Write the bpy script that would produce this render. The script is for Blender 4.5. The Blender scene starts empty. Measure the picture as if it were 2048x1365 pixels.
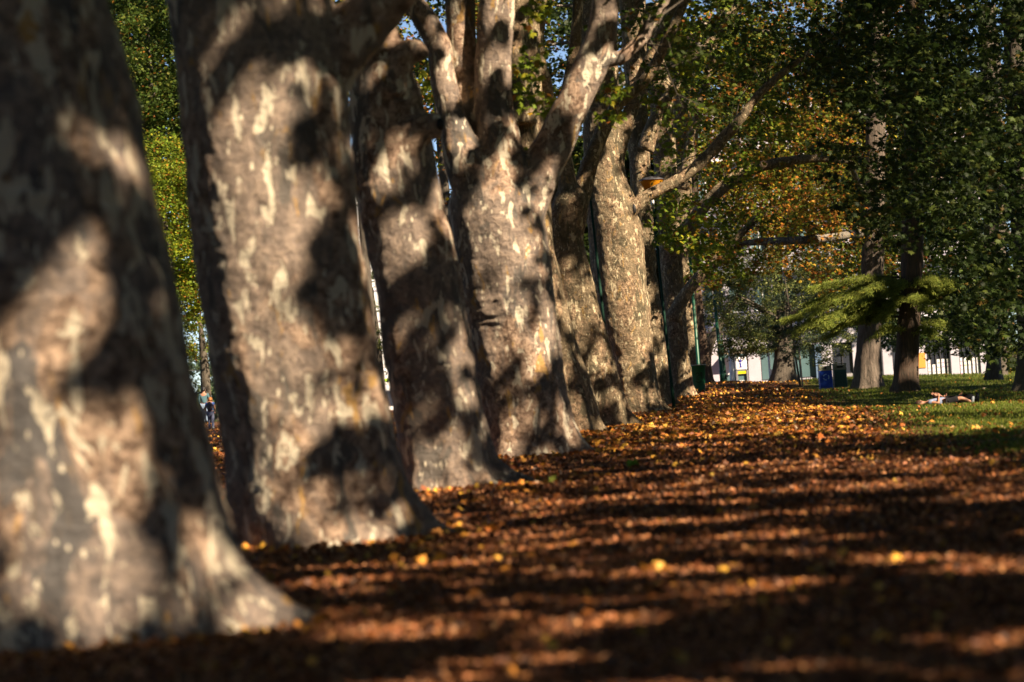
import bpy, math, random
import numpy as np
from mathutils import Vector, Matrix

random.seed(7); rng = np.random.default_rng(7)
R = math.radians
scene = bpy.context.scene
COL = scene.collection

# ------------------------------------------------------------------ camera
FPX = 5700.0; HC = 1.3; PITCH = math.atan(68/FPX); ROLL = R(3.8)
cam_d = bpy.data.cameras.new("camera"); cam = bpy.data.objects.new("camera", cam_d); COL.objects.link(cam)
M3 = (Matrix.Rotation(math.pi/2+PITCH, 3, 'X') @ Matrix.Rotation(-ROLL, 3, 'Z'))
cam.matrix_world = Matrix.Translation((0, 0, HC)) @ M3.to_4x4()
cam_d.sensor_width = 36; cam_d.lens = FPX/2048*36
cam_d.clip_start = .1; cam_d.clip_end = 8000
cam_d.dof.use_dof = True; cam_d.dof.focus_distance = 84; cam_d.dof.aperture_fstop = 1.75
scene.camera = cam
MR = np.array(M3)

def P(x, y, Y):
    d = MR @ np.array([(x-1024)/FPX, -(y-682.5)/FPX, -1.0])
    return np.array([0, 0, HC]) + d*(Y/d[1])
def PP(x, y, Y):
    x = np.asarray(x, float); y = np.asarray(y, float); Y = np.asarray(Y, float)
    d = np.stack([(x-1024)/FPX, -(y-682.5)/FPX, -np.ones_like(x)], -1) @ MR.T
    return np.array([0, 0, HC]) + d*(Y/d[..., 1])[..., None]
def proj(p):
    q = (p-np.array([0, 0, HC])) @ MR
    w = np.where(-q[:, 2] > .1, -q[:, 2], .1)
    return 1024+FPX*q[:, 0]/w, 682.5-FPX*q[:, 1]/w, -q[:, 2]

# ------------------------------------------------------------------ sun
SAZ = R(130); SEL = R(38)       # azimuth from +Y clockwise (towards +X)
S = np.array([math.sin(SAZ)*math.cos(SEL), math.cos(SAZ)*math.cos(SEL), math.sin(SEL)])

# ------------------------------------------------------------------ ground height
G = []
for x, y, Z in [(300,1275,16),(650,1092,25),(930,978,34),(1080,915,43),(1170,868,55),(1230,857,61),(1290,829,74),
                (1330,813,86),(1370,797,100),(1420,768,135),(1443,766,136),(1550,768,136),(1650,780,120),(1735,779,105),
                (1810,786,90),(1990,766,115),(2040,786,90),(1890,813,78),(422,860,130),(400,849,140),(785,824,230),
                (1837,767,160),(1972,758,160),(1393,782,104)]:
    G.append(P(x, y, Z))
for x, y, z in [(0,0,0),(-4,5,0),(4,8,0),(3,20,0),(-3,12,0),(5,32,-.02),(2,26,0),(4,50,0),(9,45,-.06),(-60,60,-.4),(60,60,-.5),(40,20,-.3),(-30,20,-.1),
                (0,250,-1.2),(60,250,-1),(-80,250,-1.2),(200,400,-1.5),(-200,400,-1.5),(0,900,-2),(7,170,-.65),(-14,90,-.1),(24,150,-.5),(8,160,-.6),(0,170,-.7),(0,110,.05)]:
    G.append(np.array([x, y, z], float))
G = np.array(G)
def gz(X, Y):
    X = np.asarray(X, float); Y = np.asarray(Y, float)
    num = np.zeros_like(X); den = np.zeros_like(X)
    for g in G:
        w = 1/((X-g[0])**2+((Y-g[1])*.6)**2+2.5)**2.2
        num += w*g[2]; den += w
    return num/den
def gz1(x, y): return float(gz(np.array([x]), np.array([y]))[0])

# ------------------------------------------------------------------ numpy noise
_perm = rng.random(4096)
def _h(i, j, k, s):
    return _perm[((i*73856093) ^ (j*19349663) ^ (k*83492791) ^ (s*2654435)) % 4096]
def vnoise(p, s=0):
    f = np.floor(p).astype(np.int64); t = p-f; t = t*t*(3-2*t); out = 0
    for a in (0, 1):
        for b in (0, 1):
            for c in (0, 1):
                w = (t[..., 0] if a else 1-t[..., 0])*(t[..., 1] if b else 1-t[..., 1])*(t[..., 2] if c else 1-t[..., 2])
                out = out+w*_h(f[..., 0]+a, f[..., 1]+b, f[..., 2]+c, s)
    return out*2-1
def fbm(p, o=4, s=0):
    v = 0; a = 1
    for i in range(o):
        v = v+a*vnoise(p*(2**i), s+i*7); a *= .5
    return v/1.6

# ------------------------------------------------------------------ object helpers
def tag(o, label=None, cat=None, group=None, kind=None):
    if label: o['label'] = label
    if cat: o['category'] = cat
    if group: o['group'] = group
    if kind: o['kind'] = kind
    return o
def empty(name, loc, label=None, cat=None, group=None):
    o = bpy.data.objects.new(name, None); COL.objects.link(o); o.location = tuple(float(a) for a in loc)
    o.empty_display_size = .3
    return tag(o, label, cat, group)
def link_mesh(name, me, mat, parent=None, label=None):
    o = bpy.data.objects.new(name, me); COL.objects.link(o)
    for m in (mat if isinstance(mat, (list, tuple)) else [mat]): me.materials.append(m)
    if parent is not None:
        root = parent; off = Vector((0, 0, 0))
        while root is not None: off += root.location; root = root.parent
        me.transform(Matrix.Translation(-off)); o.parent = parent
    if label: o['label'] = label
    return o
def np_mesh(name, V, loops, starts, totals, smooth=False):
    me = bpy.data.meshes.new(name)
    me.vertices.add(len(V)); me.vertices.foreach_set('co', np.ascontiguousarray(V, dtype=np.float32).ravel())
    me.loops.add(len(loops)); me.loops.foreach_set('vertex_index', np.ascontiguousarray(loops, dtype=np.int32))
    me.polygons.add(len(starts)); me.polygons.foreach_set('loop_start', np.ascontiguousarray(starts, dtype=np.int32))
    me.polygons.foreach_set('loop_total', np.ascontiguousarray(totals, dtype=np.int32))
    me.polygons.foreach_set('use_smooth', np.full(len(starts), smooth))
    me.update(calc_edges=True); me.validate()
    return me
class MB:
    """collects shapes in world space, links them as one mesh"""
    def __init__(s): s.v = []; s.f = []; s.mi = []
    def add(s, v, f, mi=0):
        n = len(s.v); s.v += [tuple(map(float, p)) for p in v]; s.f += [tuple(i+n for i in q) for q in f]; s.mi += [mi]*len(f)
    def box(s, a, b, mi=0, bev=0.0):
        x0, y0, z0 = a; x1, y1, z1 = b
        s.add([(x0,y0,z0),(x1,y0,z0),(x1,y1,z0),(x0,y1,z0),(x0,y0,z1),(x1,y0,z1),(x1,y1,z1),(x0,y1,z1)],
              [(0,3,2,1),(4,5,6,7),(0,1,5,4),(1,2,6,5),(2,3,7,6),(3,0,4,7)], mi)
    def tube(s, pts, rad, n=10, mi=0, cap=True):
        pts = [np.array(p, float) for p in pts]
        if not hasattr(rad, '__len__'): rad = [rad]*len(pts)
        V = []; u = None
        for i, p in enumerate(pts):
            d = pts[min(i+1, len(pts)-1)]-pts[max(i-1, 0)]; d = d/np.linalg.norm(d)
            if u is None:
                u = np.cross(d, [0, 1, .1]) if abs(d[1]) < .9 else np.cross(d, [1, 0, .1])
            u = u-d*np.dot(u, d); u /= np.linalg.norm(u); w = np.cross(d, u)
            for k in range(n):
                a = 2*math.pi*k/n; V.append(p+rad[i]*(u*math.cos(a)+w*math.sin(a)))
        F = []
        for i in range(len(pts)-1):
            for k in range(n):
                F.append((i*n+k, i*n+(k+1) % n, (i+1)*n+(k+1) % n, (i+1)*n+k))
        if cap: F.append(tuple(reversed(range(n)))); F.append(tuple((len(pts)-1)*n+k for k in range(n)))
        s.add(V, F, mi)
    def ball(s, c, r, n=12, m=8, mi=0):
        c = np.array(c); r = np.array(r if hasattr(r, '__len__') else (r, r, r)); V = []
        for i in range(1, m):
            for k in range(n):
                a = math.pi*i/m; b = 2*math.pi*k/n
                V.append(c+r*np.array([math.sin(a)*math.cos(b), math.sin(a)*math.sin(b), math.cos(a)]))
        V.append(c+r*np.array([0, 0, 1])); V.append(c-r*np.array([0, 0, 1])); F = []
        for i in range(m-2):
            for k in range(n): F.append((i*n+k, (i+1)*n+k, (i+1)*n+(k+1) % n, i*n+(k+1) % n))
        t = len(V)-2
        for k in range(n): F.append((t, k, (k+1) % n)); F.append((t+1, (m-2)*n+(k+1) % n, (m-2)*n+k))
        s.add(V, F, mi)
    def build(s, name, mat, parent=None, smooth=False, label=None, bevel=0):
        me = bpy.data.meshes.new(name); me.from_pydata(s.v, [], s.f)
        me.polygons.foreach_set('material_index', s.mi)
        if smooth: me.polygons.foreach_set('use_smooth', [True]*len(s.f))
        me.update()
        o = link_mesh(name, me, mat, parent, label)
        if bevel:
            b = o.modifiers.new('bevel', 'BEVEL'); b.width = bevel; b.segments = 2; b.limit_method = 'ANGLE'
        return o
def smoothline(pts, rad, n=8):
    pts = np.array(pts, float); rad = np.array(rad, float); A = np.concatenate([pts, rad[:, None]], 1)
    A = np.concatenate([[2*A[0]-A[1]], A, [2*A[-1]-A[-2]]]); out = []
    for i in range(1, len(A)-2):
        for k in range(n):
            t = k/n; a, b, c, d = A[i-1], A[i], A[i+1], A[i+2]
            out.append(.5*((2*b)+(-a+c)*t+(2*a-5*b+4*c-d)*t*t+(-a+3*b-3*c+d)*t**3))
    out.append(A[-2]); out = np.array(out)
    return out[:, :3], np.maximum(out[:, 3], .004)

# ------------------------------------------------------------------ materials
def newmat(name):
    m = bpy.data.materials.new(name); m.use_nodes = True; nt = m.node_tree; nt.nodes.clear()
    return m, nt
def N(nt, t, **kw):
    n = nt.nodes.new(t)
    for k, v in kw.items():
        if k[0] == '_': setattr(n, k[1:], v)
        else: n.inputs[k.replace('__', ' ')].default_value = v
    return n
def L(nt, a, b): nt.links.new(a, b)
def ramp(nt, fac, stops, interp='LINEAR'):
    r = nt.nodes.new('ShaderNodeValToRGB'); r.color_ramp.interpolation = interp; e = r.color_ramp.elements
    while len(e) > 1: e.remove(e[-1])
    e[0].position = stops[0][0]; e[0].color = (*stops[0][1], 1) if len(stops[0][1]) == 3 else stops[0][1]
    for p, c in stops[1:]:
        q = e.new(p); q.color = (*c, 1)
    L(nt, fac, r.inputs[0]); return r.outputs[0]
def mixc(nt, f, a, b):
    m = nt.nodes.new('ShaderNodeMix'); m.data_type = 'RGBA'
    for s, v in ((m.inputs[0], f), (m.inputs[6], a), (m.inputs[7], b)):
        if hasattr(v, 'is_linked'): L(nt, v, s)
        elif isinstance(v, (int, float)): s.default_value = v
        else: s.default_value = (*v, 1)
    return m.outputs[2]
def fin(nt, col, rough=.8, bump=None, bstr=.5, bdist=.02, spec=.3, metal=0):
    b = N(nt, 'ShaderNodeBsdfPrincipled', Roughness=rough, Metallic=metal); b.inputs['Specular IOR Level'].default_value = spec
    if hasattr(col, 'is_linked'): L(nt, col, b.inputs[0])
    else: b.inputs[0].default_value = (*col, 1)
    if bump is not None:
        bp = N(nt, 'ShaderNodeBump', Strength=bstr, Distance=bdist); L(nt, bump, bp.inputs['Height']); L(nt, bp.outputs[0], b.inputs['Normal'])
    o = N(nt, 'ShaderNodeOutputMaterial'); L(nt, b.outputs[0], o.inputs[0]); return b
def objvec(nt, scale=(1, 1, 1), rnd=True):
    tc = N(nt, 'ShaderNodeTexCoord'); mp = N(nt, 'ShaderNodeMapping'); mp.inputs['Scale'].default_value = scale
    L(nt, tc.outputs['Object'], mp.inputs[0])
    if rnd:
        oi = N(nt, 'ShaderNodeObjectInfo'); mm = N(nt, 'ShaderNodeMath', _operation='MULTIPLY'); mm.inputs[1].default_value = 57.3
        L(nt, oi.outputs['Random'], mm.inputs[0]); L(nt, mm.outputs[0], mp.inputs['Location'])
    return mp.outputs[0]
def noise(nt, vec, scale, detail=4, rough=.5, dist=0, out=0):
    n = N(nt, 'ShaderNodeTexNoise', Scale=scale, Detail=detail, Roughness=rough, Distortion=dist); L(nt, vec, n.inputs['Vector']); return n.outputs[out]

def bark(name, base_d, base_l, cream, olive, ochre, cream_t=.60, bscale=1.0, bstr=.9):
    m, nt = newmat(name)
    v = objvec(nt, (1, 1, .42)); vi = objvec(nt, (1, 1, 1)); vw = objvec(nt, (.8, .8, 1.7))
    fine = noise(nt, vi, 9*bscale, 9, .74, .5)
    base = ramp(nt, fine, [(.30, tuple(c*.45 for c in base_d)), (.43, base_d), (.60, base_l), (.72, tuple(min(1, c*1.35) for c in base_l))])
    big = noise(nt, v, 1.7*bscale, 5, .6, .6)
    c1 = mixc(nt, ramp(nt, big, [(.44, (0,0,0)), (.50, (1,1,1))]), base, mixc(nt, .5, base, olive))
    ochn = noise(nt, v, 4.3*bscale, 5, .6, .9)
    c2 = mixc(nt, ramp(nt, ochn, [(.615, (0,0,0)), (.65, (.75,.75,.75))]), c1, ochre)
    drk = noise(nt, v, 3.1*bscale, 6, .62, .8)
    c3 = mixc(nt, ramp(nt, drk, [(.40, (.9,.9,.9)), (.455, (0,0,0))]), c2, tuple(c*.55 for c in olive))
    crn = noise(nt, v, 7.5*bscale, 6, .6, .5)
    c4 = mixc(nt, ramp(nt, crn, [(cream_t, (0,0,0)), (cream_t+.025, (.9,.9,.9))]), c3, mixc(nt, fine, tuple(c*.75 for c in cream), cream))
    # small pale flakes
    vo = N(nt, 'ShaderNodeTexVoronoi', Scale=13*bscale, Randomness=1.0); L(nt, v, vo.inputs['Vector'])
    msk = ramp(nt, noise(nt, v, 3.0*bscale, 3), [(.50, (0,0,0)), (.56, (1,1,1))])
    fl = ramp(nt, vo.outputs['Distance'], [(.13, (1,1,1)), (.19, (0,0,0))])
    mm = N(nt, 'ShaderNodeMath', _operation='MULTIPLY'); L(nt, msk, mm.inputs[0]); L(nt, fl, mm.inputs[1])
    c5 = mixc(nt, mm.outputs[0], c4, cream)
    # bump: wrinkles + flakes + grit
    wr = noise(nt, vw, 5*bscale, 6, .6, .5)
    a1 = N(nt, 'ShaderNodeMath', _operation='MULTIPLY_ADD'); a1.inputs[1].default_value = .6
    L(nt, wr, a1.inputs[0]); L(nt, fine, a1.inputs[2])
    a2 = N(nt, 'ShaderNodeMath', _operation='MULTIPLY_ADD'); a2.inputs[1].default_value = -.9
    L(nt, crn, a2.inputs[0]); L(nt, a1.outputs[0], a2.inputs[2])
    fin(nt, c5, .78, a2.outputs[0], bstr, .07, .28)
    return m
M = {}
M['bark'] = bark('plane_bark', (.16,.10,.07), (.50,.36,.26), (.78,.70,.54), (.22,.20,.18), (.50,.30,.09), .57, .85)
M['bark_near'] = bark('plane_bark_near', (.13,.085,.06), (.50,.36,.26), (.72,.64,.49), (.17,.165,.165), (.52,.30,.08), .555, 1.0)
M['bark_far'] = bark('plane_bark_far', (.11,.075,.047), (.38,.265,.165), (.66,.56,.37), (.17,.145,.09), (.42,.27,.10), .585, 1.35)
M['bark_limb'] = bark('plane_limb_bark', (.08,.065,.055), (.24,.19,.155), (.60,.55,.42), (.20,.19,.16), (.34,.25,.13), .60, 1.6, .6)

def simple_bark(name, d, l, zs=.18, sc=14):
    m, nt = newmat(name); v = objvec(nt, (1, 1, zs)); n = noise(nt, v, sc, 8, .7, .4)
    n2 = noise(nt, objvec(nt), 1.5, 3)
    c = ramp(nt, n, [(.33, tuple(a*.35 for a in d)), (.47, d), (.65, l)])
    c = mixc(nt, n2, c, mixc(nt, .5, c, (.22,.20,.16)))
    fin(nt, c, .9, n, 1.0, .06, .15); return m
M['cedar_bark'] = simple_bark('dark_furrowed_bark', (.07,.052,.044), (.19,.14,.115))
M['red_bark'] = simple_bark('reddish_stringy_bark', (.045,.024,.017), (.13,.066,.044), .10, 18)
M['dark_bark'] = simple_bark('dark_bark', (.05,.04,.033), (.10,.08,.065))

def leafmat(name, trans=.35, rough=.5, tint=(1, 1, 1), spec=.35):
    m, nt = newmat(name)
    at = N(nt, 'ShaderNodeAttribute', _attribute_name='tone')
    b = N(nt, 'ShaderNodeBsdfPrincipled', Roughness=rough); b.inputs['Specular IOR Level'].default_value = spec
    t = N(nt, 'ShaderNodeBsdfTranslucent')
    g = N(nt, 'ShaderNodeGamma', Gamma=.85); L(nt, at.outputs['Color'], g.inputs[0])
    L(nt, at.outputs['Color'], b.inputs[0]); L(nt, g.outputs[0], t.inputs[0])
    x = N(nt, 'ShaderNodeMixShader'); x.inputs[0].default_value = trans
    L(nt, b.outputs[0], x.inputs[1]); L(nt, t.outputs[0], x.inputs[2])
    o = N(nt, 'ShaderNodeOutputMaterial'); L(nt, x.outputs[0], o.inputs[0]); return m
M['leaf'] = leafmat('tree_leaf', .38, .55, spec=.2)
M['litter'] = leafmat('fallen_leaf', .15, .55, spec=.3)
M['needle'] = leafmat('cedar_needle', .42, .6, spec=.2)

def flat(name, col, rough=.6, spec=.4, metal=0, var=.12, sc=8, bump=0):
    m, nt = newmat(name); v = objvec(nt); n = noise(nt, v, sc, 5, .6)
    c = mixc(nt, n, tuple(max(0, a*(1-var)) for a in col), tuple(min(1, a*(1+var)) for a in col))
    fin(nt, c, rough, n if bump else None, bump or .1, .01, spec, metal); return m
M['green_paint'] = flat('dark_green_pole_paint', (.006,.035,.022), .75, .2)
M['lit_green'] = flat('sunlit_green_pole_paint', (.008,.075,.042), .4)  # pole green with sunlight put into its colour
M['grey_metal'] = flat('galvanised_metal', (.42,.42,.43), .4, metal=.6)
M['white'] = flat('white_paint', (.82,.82,.84), .5, var=.05)
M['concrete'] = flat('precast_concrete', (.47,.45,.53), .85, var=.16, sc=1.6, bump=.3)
M['glass'] = flat('dark_window_glass', (.03,.035,.05), .12, .6, var=.4, sc=.9)
M['glass_teal'] = flat('teal_window_glass', (.10,.17,.19), .15, .6, var=.3, sc=.9)
M['frame'] = flat('dark_frame', (.045,.045,.055), .5)
M['yellow'] = flat('yellow_panel', (.85,.62,.01), .5, var=.03)
M['orange'] = flat('orange_poster', (.75,.30,.06), .6, var=.25, sc=14)
M['blue_text'] = flat('deep_blue_paint', (.035,.03,.36), .5, var=.03)
M['bluegrey'] = flat('blue_grey_paint', (.12,.19,.31), .5)
M['bin_blue'] = flat('blue_bin_panel', (.008,.055,.42), .4)
M['bin_green'] = flat('green_bin_panel', (.02,.07,.065), .4)
M['bin_cap'] = flat('bin_steel_hood', (.26,.27,.20), .45, metal=.4)
M['black'] = flat('black_paint', (.01,.01,.012), .6)
M['lime'] = flat('lime_paint', (.42,.68,.06), .4, var=.04)
M['soil'] = flat('soil', (.04,.025,.018), .9)
M['skin'] = flat('skin', (.34,.17,.11), .55, var=.08)
M['hair'] = flat('brown_hair', (.07,.035,.02), .6)
M['hair_black'] = flat('black_hair', (.012,.01,.01), .5)
M['hair_ginger'] = flat('ginger_hair', (.42,.17,.05), .6)
M['cloth_blue'] = flat('pale_blue_cotton', (.20,.24,.36), .9, .1)
M['cloth_black'] = flat('black_cotton', (.014,.014,.017), .9, .1)
M['cloth_teal'] = flat('teal_cotton', (.07,.14,.17), .9, .1)
M['cloth_royal'] = flat('bright_blue_cotton', (.09,.17,.50), .9, .1)
M['denim'] = flat('pale_denim', (.24,.33,.47), .9, .1)
M['trouser'] = flat('grey_blue_trousers', (.15,.17,.27), .9, .1)
M['pack'] = flat('grey_backpack_fabric', (.11,.09,.10), .8, .1)
M['shoe_white'] = flat('white_shoe', (.25,.29,.33), .6)
M['concrete_dark'] = flat('shaded_concrete', (.30,.29,.31), .85, var=.2, sc=2, bump=.3)  # darker copy of the concrete, shade put into its colour

def mat_amber():
    m, nt = newmat('amber_lamp_glass')
    b = N(nt, 'ShaderNodeBsdfPrincipled', Roughness=.18); b.inputs[0].default_value = (.78, .36, .02, 1); b.inputs['Specular IOR Level'].default_value = .6
    t = N(nt, 'ShaderNodeBsdfTranslucent'); t.inputs[0].default_value = (.9, .5, .05, 1)
    x = N(nt, 'ShaderNodeMixShader'); x.inputs[0].default_value = .5
    L(nt, b.outputs[0], x.inputs[1]); L(nt, t.outputs[0], x.inputs[2]); o = N(nt, 'ShaderNodeOutputMaterial'); L(nt, x.outputs[0], o.inputs[0]); return m
M['amber'] = mat_amber()

def edge_x(Y): return 2.4+.084*Y
def mat_ground():
    m, nt = newmat('park_ground')
    tc = N(nt, 'ShaderNodeTexCoord'); v = tc.outputs['Object']
    n1 = noise(nt, v, 28, 8, .7); n2 = noise(nt, v, 3, 6, .65); n3 = noise(nt, v, 9, 6, .7, .5)
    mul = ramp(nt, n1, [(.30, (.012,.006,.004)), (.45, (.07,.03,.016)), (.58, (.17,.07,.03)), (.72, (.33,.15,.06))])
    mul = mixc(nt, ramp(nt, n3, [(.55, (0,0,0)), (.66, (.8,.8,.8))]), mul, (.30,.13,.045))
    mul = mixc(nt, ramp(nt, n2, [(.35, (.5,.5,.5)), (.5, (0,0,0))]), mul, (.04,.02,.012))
    gr = ramp(nt, n1, [(.3, (.012,.03,.006)), (.5, (.05,.085,.015)), (.7, (.12,.15,.03))])
    gr = mixc(nt, ramp(nt, n2, [(.5, (0,0,0)), (.65, (.6,.6,.6))]), gr, (.12,.08,.03))
    sx = N(nt, 'ShaderNodeSeparateXYZ'); L(nt, v, sx.inputs[0])
    a = N(nt, 'ShaderNodeMath', _operation='MULTIPLY_ADD'); a.inputs[1].default_value = -.079; L(nt, sx.outputs[1], a.inputs[0]); L(nt, sx.outputs[0], a.inputs[2])
    b = N(nt, 'ShaderNodeMath', _operation='MULTIPLY_ADD'); b.inputs[1].default_value = 4.0; L(nt, n2, b.inputs[0]); L(nt, a.outputs[0], b.inputs[2])
    msk = ramp(nt, b.outputs[0], [(0, (0,0,0)), (1, (1,1,1))])
    mr = N(nt, 'ShaderNodeMapRange'); mr.inputs['From Min'].default_value = 4.3; mr.inputs['From Max'].default_value = 5.7
    L(nt, b.outputs[0], mr.inputs['Value'])
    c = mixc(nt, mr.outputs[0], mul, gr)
    # left lawn beyond the row
    ml = N(nt, 'ShaderNodeMapRange'); ml.inputs['From Min'].default_value = -14; ml.inputs['From Max'].default_value = -20; L(nt, sx.outputs[0], ml.inputs['Value'])
    c = mixc(nt, ml.outputs[0], c, gr)
    ad = N(nt, 'ShaderNodeMath', _operation='ADD'); L(nt, n1, ad.inputs[0]); L(nt, n3, ad.inputs[1])
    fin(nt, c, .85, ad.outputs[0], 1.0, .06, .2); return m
M['ground'] = mat_ground()

# ------------------------------------------------------------------ ground sheet
def axis(dense0, dense1, step, lo, hi, g=1.25):
    a = list(np.arange(dense0, dense1, step)); s = step; x = a[-1]
    while x < hi: s *= g; x += s; a.append(x)
    s = step; x = a[0]; b = []
    while x > lo: s *= g; x -= s; b.append(x)
    return np.array(b[::-1]+a)
ys = list(np.arange(9, 40, .12)); st = .12
while ys[-1] < 3500: st *= 1.018; ys.append(ys[-1]+st)
ys = np.array([-400, -100, -30, 0, 5]+ys); xs = axis(-7, 9, .11, -2500, 2500, 1.06)
GX, GY = np.meshgrid(xs, ys); GZ = gz(GX, GY)
near = np.clip((70-GY)/30, 0, 1)*np.clip((12-abs(GX))/3, 0, 1)
pp = np.stack([GX*1.0, GY*1.0, GX*0], -1)
GZ += near*(.05*fbm(pp*1.3, 3)+.03*fbm(pp*6, 2, 5))+.02*fbm(pp*.5, 2, 9)
nx, ny = len(xs), len(ys)
V = np.stack([GX, GY, GZ], -1).reshape(-1, 3)
i, j = np.meshgrid(np.arange(nx-1), np.arange(ny-1)); a = (j*nx+i).ravel()
F = np.stack([a, a+1, a+nx+1, a+nx], 1).ravel()
me = np_mesh('ground', V, F, np.arange(len(a))*4, np.full(len(a), 4), True)
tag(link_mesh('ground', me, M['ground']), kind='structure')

# ------------------------------------------------------------------ leaves
def star(lobes):
    return np.array(lobes)
_L5 = []
for ang, r in [(270,.16),(308,.40),(335,.26),(358,.50),(30,.27),(50,.46),(68,.30),(90,.60),(112,.30),(130,.46),(150,.27),(182,.50),(205,.26),(232,.40)]:
    _L5.append((r*math.cos(R(ang)), r*math.sin(R(ang)), -.55*r*r))
T_PLANE = np.array(_L5)
T_COARSE = np.array([(0,-.35,0),(.38,-.22,-.08),(.42,.15,-.1),(0,.5,-.12),(-.42,.15,-.1),(-.38,-.22,-.08)])
T_OVAL = np.array([(0,-.5,0),(.26,-.1,-.05),(.2,.3,-.05),(0,.5,-.12),(-.2,.3,-.05),(-.26,-.1,-.05)])
T_NEEDLE = np.array([(-.05,-.5,0),(.05,-.5,0),(0,.5,-.1)])
T_CHIP = np.array([(-.2,-.5,0),(.2,-.45,.02),(.16,.5,0),(-.18,.42,-.03)])
T_BLADE = np.array([(-.07,0,0),(.07,0,0),(.03,.6,.1),(0,1,.32)])

def leaf_mesh(name, pos, size, cols, tmpl, up=1.0, tang=None, parent=None, mat=None):
    n = len(pos); k = len(tmpl)
    nr = rng.normal(size=(n, 3)); nr[:, 2] = np.abs(nr[:, 2])+up; nr /= np.linalg.norm(nr, axis=1)[:, None]
    t = rng.normal(size=(n, 3)) if tang is None else tang+rng.normal(size=(n, 3))*.25
    if tang is not None:
        v = t/np.linalg.norm(t, axis=1)[:, None]; nr = nr-v*(nr*v).sum(1)[:, None]; nr /= np.linalg.norm(nr, axis=1)[:, None]; u = np.cross(v, nr)
    else:
        u = t-nr*(t*nr).sum(1)[:, None]; u /= np.linalg.norm(u, axis=1)[:, None]; v = np.cross(nr, u)
    s = size[:, None, None]; T = tmpl[None]
    curl = rng.uniform(.3, 2.2, n)[:, None, None]
    V = pos[:, None, :]+s*(T[..., 0:1]*u[:, None]+T[..., 1:2]*v[:, None]+T[..., 2:3]*curl*nr[:, None])
    me = np_mesh(name, V.reshape(-1, 3), np.arange(n*k), np.arange(n)*k, np.full(n, k))
    ca = me.color_attributes.new('tone', 'FLOAT_COLOR', 'POINT')
    c4 = np.ones((n, k, 4), np.float32); c4[:, :, :3] = cols[:, None, :]
    ca.data.foreach_set('color', c4.ravel())
    return link_mesh(name, me, mat or M['leaf'], parent)
PAL = {
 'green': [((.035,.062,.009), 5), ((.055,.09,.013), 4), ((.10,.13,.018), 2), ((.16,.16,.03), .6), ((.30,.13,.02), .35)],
 'bright': [((.11,.17,.015), 5), ((.18,.24,.02), 4), ((.29,.29,.02), 2), ((.35,.20,.02), .6), ((.30,.11,.02), .4)],
 'mixed': [((.09,.13,.015), 4), ((.19,.21,.02), 3), ((.36,.28,.02), 1.8), ((.38,.15,.02), 2.2), ((.24,.08,.02), 1.6)],
 'orange': [((.42,.20,.02), 3), ((.36,.12,.02), 2.5), ((.50,.33,.04), 2.5), ((.18,.20,.02), 3)],
 'dark': [((.014,.026,.006), 5), ((.024,.042,.008), 4), ((.065,.09,.018), 2), ((.12,.08,.02), .3)],  # leaf colours lowered to carry the deep canopy shade
 'oak': [((.10,.13,.035), 5), ((.17,.20,.06), 4), ((.24,.25,.09), 2), ((.035,.06,.03), 2.5)],
 'blue': [((.05,.085,.05), 5), ((.075,.11,.065), 4), ((.12,.14,.05), 1.5)],
 'cedar': [((.20,.25,.045), 5), ((.30,.34,.06), 4), ((.13,.17,.035), 3)],
 'litter': [((.56,.24,.035), 4), ((.66,.36,.05), 3), ((.36,.12,.025), 5), ((.17,.055,.018), 5), ((.62,.38,.08), .8), ((.14,.16,.03), .15), ((.40,.30,.2), .5)],
 'mulch': [((.27,.10,.036), 5), ((.12,.046,.02), 5), ((.40,.165,.06), 3), ((.55,.27,.11), 1.2), ((.05,.025,.015), 4)],
 'grass': [((.09,.13,.015), 5), ((.15,.19,.025), 4), ((.22,.23,.04), 2), ((.22,.18,.07), .8)],
}
def palcols(n, pal, jit=.25):
    cs = np.array([c for c, w in PAL[pal]]); ws = np.array([w for c, w in PAL[pal]]); ws = ws/ws.sum()
    c = cs[rng.choice(len(cs), n, p=ws)]
    return np.clip(c*rng.uniform(1-jit, 1+jit, (n, 1))*rng.uniform(.92, 1.08, (n, 3)), 0, .9)

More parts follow.
